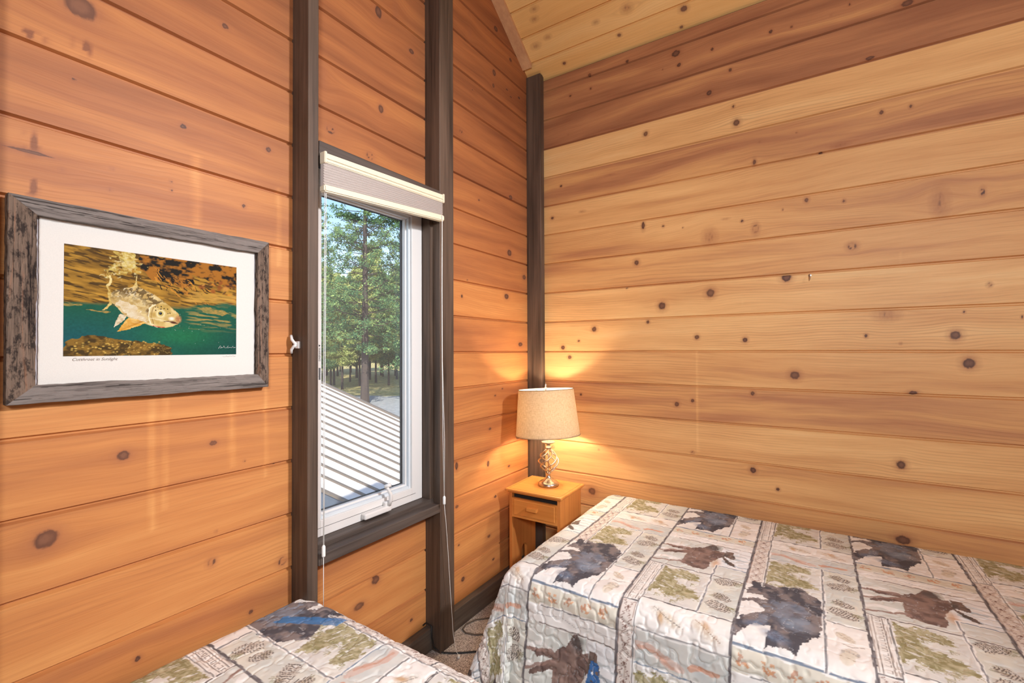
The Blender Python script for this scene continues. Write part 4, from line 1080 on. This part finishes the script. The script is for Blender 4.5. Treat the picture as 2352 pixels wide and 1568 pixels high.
# the near bed: head towards the camera side, pattern turned a quarter
xa, xb, ya, yb = -1.375, -.49, -1.0, .875
u = np.concatenate([np.arange(xa - .05, -.60, .0026), np.arange(-.60, xb + .59, .008)])
v = np.concatenate([np.arange(ya - .56, .30, .02), np.arange(.30, yb + .12, .0026), np.arange(yb + .12, yb + .57, .01)])
def fnL(U, V):
    xl = .928 - V + 8 * TW; q = -.79 - U
    c = sample_tile(xl, q)
    # blue wash across the bear at the corner of this quilt
    d = np.abs((V - .835) - .55 * (U + 1.24)) + .010 * (fbm(U * 60, V * 60, 3, 2) - .5)
    mk = np.clip((.022 - d) / .004, 0, 1) * (U < -1.17) * (U > -1.34)
    c = c * (1 - .8 * mk[..., None]) + lin((62, 118, 172)) * .8 * mk[..., None]
    return c
quilt('quilt', u, v, (xa, xb, ya, yb), .541, .055, fnL, 8, .03, .0035, .006, 'patchwork quilt with a grey and blue bear patch on the near bed under the window', tight='u-')

# ---------------------------------------------------------------- nightstand
ns = empty('nightstand', (-1.224, 2.214, FZ), math.radians(1.0))
tag(ns, 'small honey pine nightstand with one drawer in the corner beside the bed', 'nightstand')
def loc(o, par=ns):
    o.parent = par; return o
bm = bmesh.new(); box(bm, -.1675, .1675, -.1475, .1475, .561, .575, .0045, 3); box(bm, -.158, .158, -.138, .138, .553, .562, .003)
tp = loc(obj('tabletop', bm, M_stand))
bm = bmesh.new()
for (a_, b_, c_, d_) in ((-.152, .152, -.1325, -.1315), (-.152, .152, .1315, .1325), (-.1525, -.1515, -.132, .132), (.1515, .1525, -.132, .132)):
    box(bm, a_, b_, c_, d_, .5748, .5755)
loc(obj('inlay_line', bm, plain('dark_inlay', (120, 66, 28), .5)), tp)
def side_panel(x):
    """board with an arched slot that leaves two legs"""
    bm = bmesh.new()
    out_ = [(-.128, .553), (-.128, .0), (-.075, .0), (-.068, .10), (-.045, .20), (-.030, .28)]
    arch = [(-.030 + .0 * i, .28) for i in range(0)]
    n = 10
    arch = [(.030 * -math.cos(math.pi * i / n), .205 + .030 * math.sin(math.pi * i / n)) for i in range(n + 1)]
    poly = [(-.128, .553), (-.128, 0), (-.052, 0), (-.050, .05), (-.032, .11)] + arch + [(.032, .11), (.050, .05), (.052, 0), (.128, 0), (.128, .553)]
    f = bm.faces.new([bm.verts.new((x, y, z)) for y, z in poly])
    r = bmesh.ops.extrude_face_region(bm, geom=[f]); bmesh.ops.translate(bm, verts=[q for q in r['geom'] if isinstance(q, bmesh.types.BMVert)], vec=(.017, 0, 0))
    bmesh.ops.triangulate(bm, faces=[f for f in bm.faces if len(f.verts) > 4])
    return loc(obj('side_panel', bm, M_standz))
side_panel(-.152); side_panel(.135)
loc(obj('rear_rail', B(-.135, .135, .112, .126, .40, .553, .001), M_stand))
loc(obj('shaded_drawer_rail', B(-.135, .135, -.106, -.095, .515, .553, .001), M_dark))  # dark strip: the shade gap above the drawer put into the colour
bm = bmesh.new(); box(bm, -.1345, .1345, -.131, -.114, .424, .527, .0015)
dr = loc(obj('drawer', bm, M_stand))
# raised field with a bevelled border
bm = bmesh.new()
def frus(bm, x0, x1, z0, z1, y0, y1, ins):
    a = [bm.verts.new(p) for p in ((x0, y0, z0), (x1, y0, z0), (x1, y0, z1), (x0, y0, z1))]
    b = [bm.verts.new(p) for p in ((x0 + ins, y1, z0 + ins), (x1 - ins, y1, z0 + ins), (x1 - ins, y1, z1 - ins), (x0 + ins, y1, z1 - ins))]
    for i in range(4): bm.faces.new((a[i], a[(i + 1) % 4], b[(i + 1) % 4], b[i]))
    bm.faces.new(b)
frus(bm, -.122, .122, .437, .519, -.1308, -.1338, .003)
loc(obj('drawer_field', bm, M_stand), dr)
bm = bmesh.new(); box(bm, -.126, .126, -.114, .10, .428, .434); box(bm, -.130, -.122, -.114, .10, .428, .505); box(bm, .122, .130, -.114, .10, .428, .505)
loc(obj('drawer_box', bm, M_stand), dr)
bm = bmesh.new(); box(bm, -.032, .028, -.158, -.1335, .477, .496, .002)
loc(obj('drawer_handle', bm, M_stand), dr)

# ---------------------------------------------------------------- table lamp
LX, LY, LZ = -1.214, 2.232, FZ + .5755
lp = empty('table_lamp', (LX, LY, LZ))
tag(lp, 'lit table lamp with twisted nickel cage base and beige linen shade', 'table lamp')
bm = bmesh.new(); lathe(bm, [(0, .0), (.054, .0), (.0565, .004), (.0565, .012), (.050, .020), (.046, .023), (.030, .030), (.018, .040), (.0125, .050), (.010, .060), (.0145, .065), (.0145, .071), (.009, .074), (0, .074)], 48)
bs = smooth(loc(obj('lamp_base', bm, M_nickel), lp))
HB, HT = .072, .200
def prof(t): return .010 + .046 * math.sin(math.pi * min(1, t) ** .85) ** 1.0
for k in range(6):
    pts = []
    for i in range(31):
        t = i / 30
        a = k * math.pi / 3 + t * math.pi * 1.05
        r = .011 + .044 * math.sin(math.pi * t ** .95)
        pts.append((r * math.cos(a), r * math.sin(a), HB + (HT - HB) * t))
    smooth(loc(obj('cage_rod', T(pts, .0036, 8), M_nickel), lp))
smooth(loc(obj('center_rod', T([(0, 0, .07), (0, 0, .21)], .0028, 8), M_nickel), lp))
bm = bmesh.new(); lathe(bm, [(0, .198), (.013, .198), (.018, .203), (.018, .209), (.013, .213), (.010, .222), (.014, .227), (.026, .230), (.037, .236), (.038, .239), (.030, .238), (.012, .236), (0, .236)], 40)
smooth(loc(obj('drip_pan', bm, M_nickel), lp))
bm = bmesh.new(); lathe(bm, [(.0085, .236), (.0085, .300), (0, .300)], 20); smooth(loc(obj('candle_sleeve', bm, M_candle), lp))
bm = bmesh.new(); lathe(bm, [(.0, .298), (.016, .300), (.017, .340), (.012, .345), (0, .345)], 20); smooth(loc(obj('socket', bm, M_nickel), lp))
# bulb: a glowing globe with a lamp light inside it
mb = N('warm_bulb_glass'); em = mb.n('ShaderNodeEmission', {'Color': (1, .84, .62, 1), 'Strength': 340.0}); mb.t.links.new(em.outputs[0], mb.out.inputs[0])
bm = bmesh.new(); bmesh.ops.create_uvsphere(bm, u_segments=20, v_segments=12, radius=.028)
bu = smooth(loc(obj('bulb', bm, mb.m), lp)); bu.location = (0, 0, .385)
# shade assembly leans a little
sh = loc(empty('shade_frame'), lp); sh.location = (-.003, 0, .274); sh.rotation_euler = (math.radians(-1.0), math.radians(-3.2), 0)
SR0, SR1, SHH = .176, .152, .252
bm = bmesh.new(); lathe(bm, [(SR0, 0), (SR1, SHH)], 72)
so = smooth(loc(obj('lamp_shade', bm, M_shade), sh))
bm = bmesh.new(); lathe(bm, [(SR0 - .002, .001), (SR1 - .002, SHH - .001)], 72)
m_lin = N('white_shade_liner')
d_ = m_lin.n('ShaderNodeBsdfDiffuse', {'Color': C(246, 238, 222)}); t_ = m_lin.n('ShaderNodeBsdfTranslucent', {'Color': C(246, 238, 222)})
x_ = m_lin.n('ShaderNodeMixShader', {0: .35, 1: d_.outputs[0], 2: t_.outputs[0]}); m_lin.t.links.new(x_.outputs[0], m_lin.out.inputs[0])
smooth(loc(obj('shade_lining', bm, m_lin.m), sh))
def hoop(name, r, z, w, mat):
    bm = bmesh.new(); lathe(bm, [(r + w, z - w), (r + w, z + w), (r - w, z + w), (r - w, z - w)], 72, close=True)
    return smooth(loc(obj(name, bm, mat), sh))
m_tape = plain('shade_edge_tape', (168, 138, 108), .8)
hoop('shade_rim', SR0, .002, .0018, m_tape); hoop('shade_rim', SR1, SHH - .002, .0018, m_tape)
bm = bmesh.new()
for k in range(3):
    a = k * 2 * math.pi / 3 + .5
    tube(bm, [(0, 0, SHH - .018), (.05 * math.cos(a), .05 * math.sin(a), SHH - .017), ((SR1 - .003) * math.cos(a), (SR1 - .003) * math.sin(a), SHH - .006)], .0016, 6)
lathe(bm, [(0, SHH - .021), (.010, SHH - .021), (.010, SHH - .016), (0, SHH - .016)], 16)
smooth(loc(obj('spider', bm, M_chrome), sh))
bm = bmesh.new(); lathe(bm, [(0, SHH - .016), (.004, SHH - .016), (.005, SHH - .006), (.003, SHH - .004), (.006, SHH + .004), (.0068, SHH + .012), (.005, SHH + .024), (.002, SHH + .034), (0, SHH + .036)], 20)
smooth(loc(obj('finial', bm, M_chrome), sh))
bm = bmesh.new()
for sgn in (-1, 1):
    tube(bm, [(sgn * .012, 0, .300), (sgn * .040, 0, .330), (sgn * .052, 0, .390), (sgn * .044, 0, .460), (sgn * .018, 0, .500), (0, 0, .506)], .0018, 6)
smooth(loc(obj('harp', bm, M_chrome), lp))

# ---------------------------------------------------------------- cords on the carpet
c_ = smooth(obj('power_cord', T([(-1.449, 1.500, .13), (-1.440, 1.510, .14), (-1.408, 1.512, .133), (-1.402, 1.506, .09), (-1.395, 1.512, .045), (-1.36, 1.528, FZ + .004), (-1.32, 1.548, FZ + .004), (-1.288, 1.571, FZ + .004), (-1.24, 1.612, FZ + .004), (-1.17, 1.66, FZ + .004), (-1.05, 1.70, FZ + .004)], .0036, 8), M_blackcord))
tag(c_, 'black power cord running from behind the dark post across the carpet under the bed', 'cord')
c_ = smooth(obj('extension_cord', T([(-1.10, 1.95, FZ + .004), (-1.22, 1.90, FZ + .004), (-1.34, 1.845, FZ + .004), (-1.385, 1.80, FZ + .004), (-1.402, 1.745, FZ + .004), (-1.392, 1.705, FZ + .004), (-1.362, 1.690, FZ + .004), (-1.32, 1.702, FZ + .004), (-1.26, 1.745, FZ + .004), (-1.12, 1.80, FZ + .004)], .0034, 8), M_browncord))
tag(c_, 'looped brown cord lying on the carpet near the baseboard by the bed', 'cord')

# ---------------------------------------------------------------- outdoors
GZ = -3.6
FW2 = np.array([-.5446, .8387]); RT2 = np.array([.8387, .5446])
def site(lat, dep): 
    p = FW2 * dep + RT2 * lat
    return (float(p[0]), float(p[1]))
# ground: dry grass beyond a gravel drive
m = N('dry_grass_and_gravel')
tc = m.n('ShaderNodeTexCoord').outputs['Object']
sp = m.n('ShaderNodeSeparateXYZ', {0: tc})
dep = m.math('ADD', m.math('MULTIPLY', sp.outputs[0], -.5446), m.math('MULTIPLY', sp.outputs[1], .8387))
n1 = m.noise(tc, .35, 4, .6); n2 = m.noise(tc, 3.0, 4, .7)
edge = m.math('ADD', dep, m.math('MULTIPLY', n1, 5.0))
isg = m.ramp(m.math('MULTIPLY', edge, .01), [(.505, (0, 0, 0)), (.515, (1, 1, 1))])
grav = m.ramp(n2, [(.3, C3(118, 120, 124)), (.7, C3(158, 158, 158))])
grs = m.ramp(n2, [(.25, C3(120, 104, 64)), (.5, C3(172, 156, 104)), (.75, C3(204, 190, 144))])
grs = m.mix(m.ramp(n1, [(.5, (0, 0, 0)), (.7, (.6, .6, .6))]), grs, C(112, 118, 70))
m.princ(m.mix(isg, grav, grs), .95, spec=.1)
bm = bmesh.new()
vs = [bm.verts.new((x, y, GZ)) for x, y in ((-160, -60), (60, -60), (60, 170), (-160, 170))]
bm.faces.new(vs)
gr = obj('ground', bm, m.m); gr['kind'] = 'structure'

# wing of the house with a standing-seam roof
P0 = np.array([-5.384, 3.688, -.456]); dv = np.array([.758, .499, -.419]); cvv = np.array([-.521, .851, .070])
dv /= np.linalg.norm(dv); cvv /= np.linalg.norm(cvv); nv = np.cross(dv, cvv); nv /= np.linalg.norm(nv)
if nv[2] < 0: nv = -nv
wing = empty('house_wing', tuple(P0)); tag(wing, 'lower wing of the house outside the window under a pale ribbed metal roof', 'roof')
def slab(bm, d0, d1, c0, c1, n0, n1):
    vs = []
    for nn_ in (n0, n1):
        for (dd, cc) in ((d0, c0), (d1, c0), (d1, c1), (d0, c1)): vs.append(bm.verts.new(tuple(P0 + dv * dd + cvv * cc + nv * nn_)))
    for f in ((0, 3, 2, 1), (4, 5, 6, 7), (0, 1, 5, 4), (1, 2, 6, 5), (2, 3, 7, 6), (3, 0, 4, 7)): bm.faces.new([vs[i] for i in f])
bm = bmesh.new(); slab(bm, -5, 3.6, 0, 3.94, -.05, 0)
rp_ = childof(obj('roof_panel', bm, plain('pale_metal_roofing', (214, 206, 202), .55, spec=.3)), wing)
M_rib = plain('dark_rib_shade_and_trim', (104, 94, 86), .6)  # ribs darkened grey-brown: their shadow lines put into the colour; trim shares it
for k in range(1, 14):
    bm = bmesh.new(); slab(bm, -5, 3.6, k * .2885 - .022, k * .2885 + .022, 0, .022)
    childof(obj('roof_rib', bm, M_rib), wing)
bm = bmesh.new(); slab(bm, -5, 3.62, 3.92, 4.0, -.06, .035); childof(obj('rake_trim', bm, M_rib), wing)
bm = bmesh.new(); slab(bm, -5, 3.62, -.05, 0, -.02, .012); childof(obj('rake_trim', bm, M_rib), wing)
bm = bmesh.new(); slab(bm, -5, 3.6, -.03, .0, -.40, -.02); childof(obj('fascia', bm, plain('slate_blue_fascia', (78, 88, 104), .7)), wing)
bm = bmesh.new()
q = [P0 + dv * -5 + cvv * .12 - nv * .05, P0 + dv * 3.3 + cvv * .12 - nv * .05]
vs = [bm.verts.new(tuple(q[0])), bm.verts.new(tuple(q[1])), bm.verts.new((q[1][0], q[1][1], GZ)), bm.verts.new((q[0][0], q[0][1], GZ))]
vb = [bm.verts.new(v_.co + Vector((-.521, .851, 0)) * 3.6) for v_ in vs]
bm.faces.new(vs); bm.faces.new(vb[::-1])
for i in range(4): bm.faces.new((vs[i], vb[i], vb[(i + 1) % 4], vs[(i + 1) % 4]))
childof(obj('siding_wall', bm, plain('brown_stained_siding', (134, 98, 66), .8)), wing)

# pines
M_bark = stain_wood('pine_bark', C3(40, 36, 36), C3(84, 72, 66), .9, 'z', .05, .5)
def foliage_mat(name, a, b, c):
    m = N(name)
    at = m.attr('tint')
    col = m.ramp(at, [(0, a), (.55, b), (1, c)])
    d = m.n('ShaderNodeBsdfDiffuse', {'Color': col}); t = m.n('ShaderNodeBsdfTranslucent', {'Color': col})
    mx = m.n('ShaderNodeMixShader', {0: .35, 1: d.outputs[0], 2: t.outputs[0]})
    m.t.links.new(mx.outputs[0], m.out.inputs[0])
    return m.m
M_fol = foliage_mat('pine_needles_dark', C3(70, 104, 82), C3(108, 142, 96), C3(178, 192, 120))
M_fol2 = foliage_mat('pine_needles_light', C3(128, 148, 90), C3(192, 198, 124), C3(240, 234, 172))

def pine_parts(seed, H, R, z0, rt, nb, ncl, nt, size):
    rng = np.random.RandomState(seed)
    tris = []; tint = []
    bm = bmesh.new()
    lean = rng.uniform(-.01, .01, 2)
    tube(bm, [(lean[0] * z, lean[1] * z, z) for z in np.linspace(-.3, H, 12)], [rt * (1.15 if i == 0 else 1) * (1 - .92 * i / 11) + .02 for i in range(12)], 10)
    for i in range(nb):
        f = rng.rand() ** .9
        z = z0 + (H - z0) * f
        a = rng.uniform(0, 2 * math.pi)
        ln = R * (1 - f) ** .6 * rng.uniform(.55, 1.1) + .3
        if f < .12: ln *= rng.uniform(.3, .9)
        rise = rng.uniform(-.25, .35) + f * .4
        d_ = np.array([math.cos(a), math.sin(a), rise])
        p0 = np.array([lean[0] * z, lean[1] * z, z])
        mid = p0 + d_ * ln * .5 + np.array([0, 0, -.06 * ln]); end = p0 + d_ * ln
        tube(bm, [tuple(p0), tuple(mid), tuple(end)], [max(.02, rt * .16 * (1 - f * .6)), .03, .012], 4, False)
        for c in range(ncl):
            t = .35 + .65 * (c + rng.rand()) / ncl
            cpt = p0 + d_ * ln * t + rng.normal(0, .16 * ln * .5, 3) * np.array([1, 1, .5])
            n = nt
            base = cpt + rng.normal(0, size * .9, (n, 3)) * np.array([1, 1, .7])
            dirs = rng.normal(0, 1, (n, 3)); dirs[:, 2] = np.abs(dirs[:, 2]) * .7; dirs /= np.linalg.norm(dirs, axis=1, keepdims=True)
            sdv = np.cross(dirs, rng.normal(0, 1, (n, 3))); sdv /= np.linalg.norm(sdv, axis=1, keepdims=True) + 1e-9
            L_ = size * rng.uniform(.6, 1.3, (n, 1)); w_ = L_ * .32
            tri = np.stack([base - sdv * w_, base + sdv * w_, base + dirs * L_], 1)
            tris.append(tri); tint.append(np.repeat(np.clip(rng.rand() * .6 + rng.rand(n) * .4, 0, 1), 3))
    tr_ = np.concatenate(tris).reshape(-1, 3); ti = np.concatenate(tint)
    me = bpy.data.meshes.new('foliage')
    nv_ = len(tr_)
    me.vertices.add(nv_); me.vertices.foreach_set('co', tr_.reshape(-1).astype(np.float32))
    me.loops.add(nv_); me.loops.foreach_set('vertex_index', np.arange(nv_, dtype=np.int32))
    me.polygons.add(nv_ // 3); me.polygons.foreach_set('loop_start', np.arange(0, nv_, 3, dtype=np.int32))
    me.update(calc_edges=True)
    fattr(me, 'tint', ti)
    tm = bpy.data.meshes.new('trunk'); bmesh.ops.recalc_face_normals(bm, faces=bm.faces); bm.to_mesh(tm); bm.free(); tm.materials.append(M_bark)
    return tm, me
def pine(parts, fm, lat, dep, label, group=None, rz=0.0, sc=1.0, first=True):
    x, y = site(lat, dep)
    r = empty('pine_tree', (x, y, GZ), rz); r.scale = (sc, sc, sc)
    tag(r, label, 'tree', group)
    t = bpy.data.objects.new('trunk', parts[0]); f = bpy.data.objects.new('foliage', parts[1])
    for o in (t, f): COL.objects.link(o); o.parent = r
    return r
big = pine_parts(1, 25, 5.8, 4.6, .36, 215, 8, 22, .19); big[1].materials.append(M_fol)
big2 = pine_parts(2, 23, 5.0, 3.0, .30, 190, 7, 20, .20); big2[1].materials.append(M_fol)
va = pine_parts(3, 15, 2.6, 3.5, .15, 150, 7, 18, .27); va[1].materials.append(M_fol2)
vb_ = pine_parts(4, 13, 2.4, 2.6, .12, 140, 7, 18, .27); vb_[1].materials.append(M_fol)
vc = pine_parts(5, 17, 2.8, 4.5, .17, 150, 7, 18, .27); vc[1].materials.append(M_fol2)
pine(big, M_fol, -.3199 * 42, 42, 'tall dark pine with a thick trunk in the middle of the window view', None, .3)
pine(big2, M_fol, -.222 * 45, 45, 'broad pine whose branches reach in at the right of the window view', None, 1.2)
pine(big2, M_fol, -.445 * 47, 47, 'pine whose dark branch tips reach in at the left of the window view', None, 2.9, .92)
pine(big, M_fol, -1.0, 26, 'big pine beside the drive shading the gravel', None, 2.2, .9)
# slim trunks seen beyond the drive
for i, (lat, dep_, vpt, sc) in enumerate([(-.4085, 58, 0, 1.0), (-.394, 62, 1, .95), (-.387, 64, 2, .9), (-.369, 57, 0, .9), (-.352, 70, 1, 1.0), (-.331, 62, 2, .86), (-.296, 68, 0, 1.0), (-.268, 63, 1, 1.1), (-.242, 60, 2, .9), (-.432, 66, 2, .9)]):
    pine((va, vb_, vc)[vpt], None, lat * dep_, dep_, 'slender pine standing in the dry grass beyond the gravel drive', 'slender pines beyond the drive', i * 1.7, sc)
rr = random.Random(4)
for i in range(34):
    dep_ = rr.uniform(74, 105); a_ = -.62 + .52 * (i + rr.random()) / 34
    pine((va, vb_, vc)[i % 3], None, a_ * dep_, dep_, 'pale green pine far back in the woods outside the window', 'distant pines in the woods', rr.uniform(0, 6), rr.uniform(1.0, 1.35))
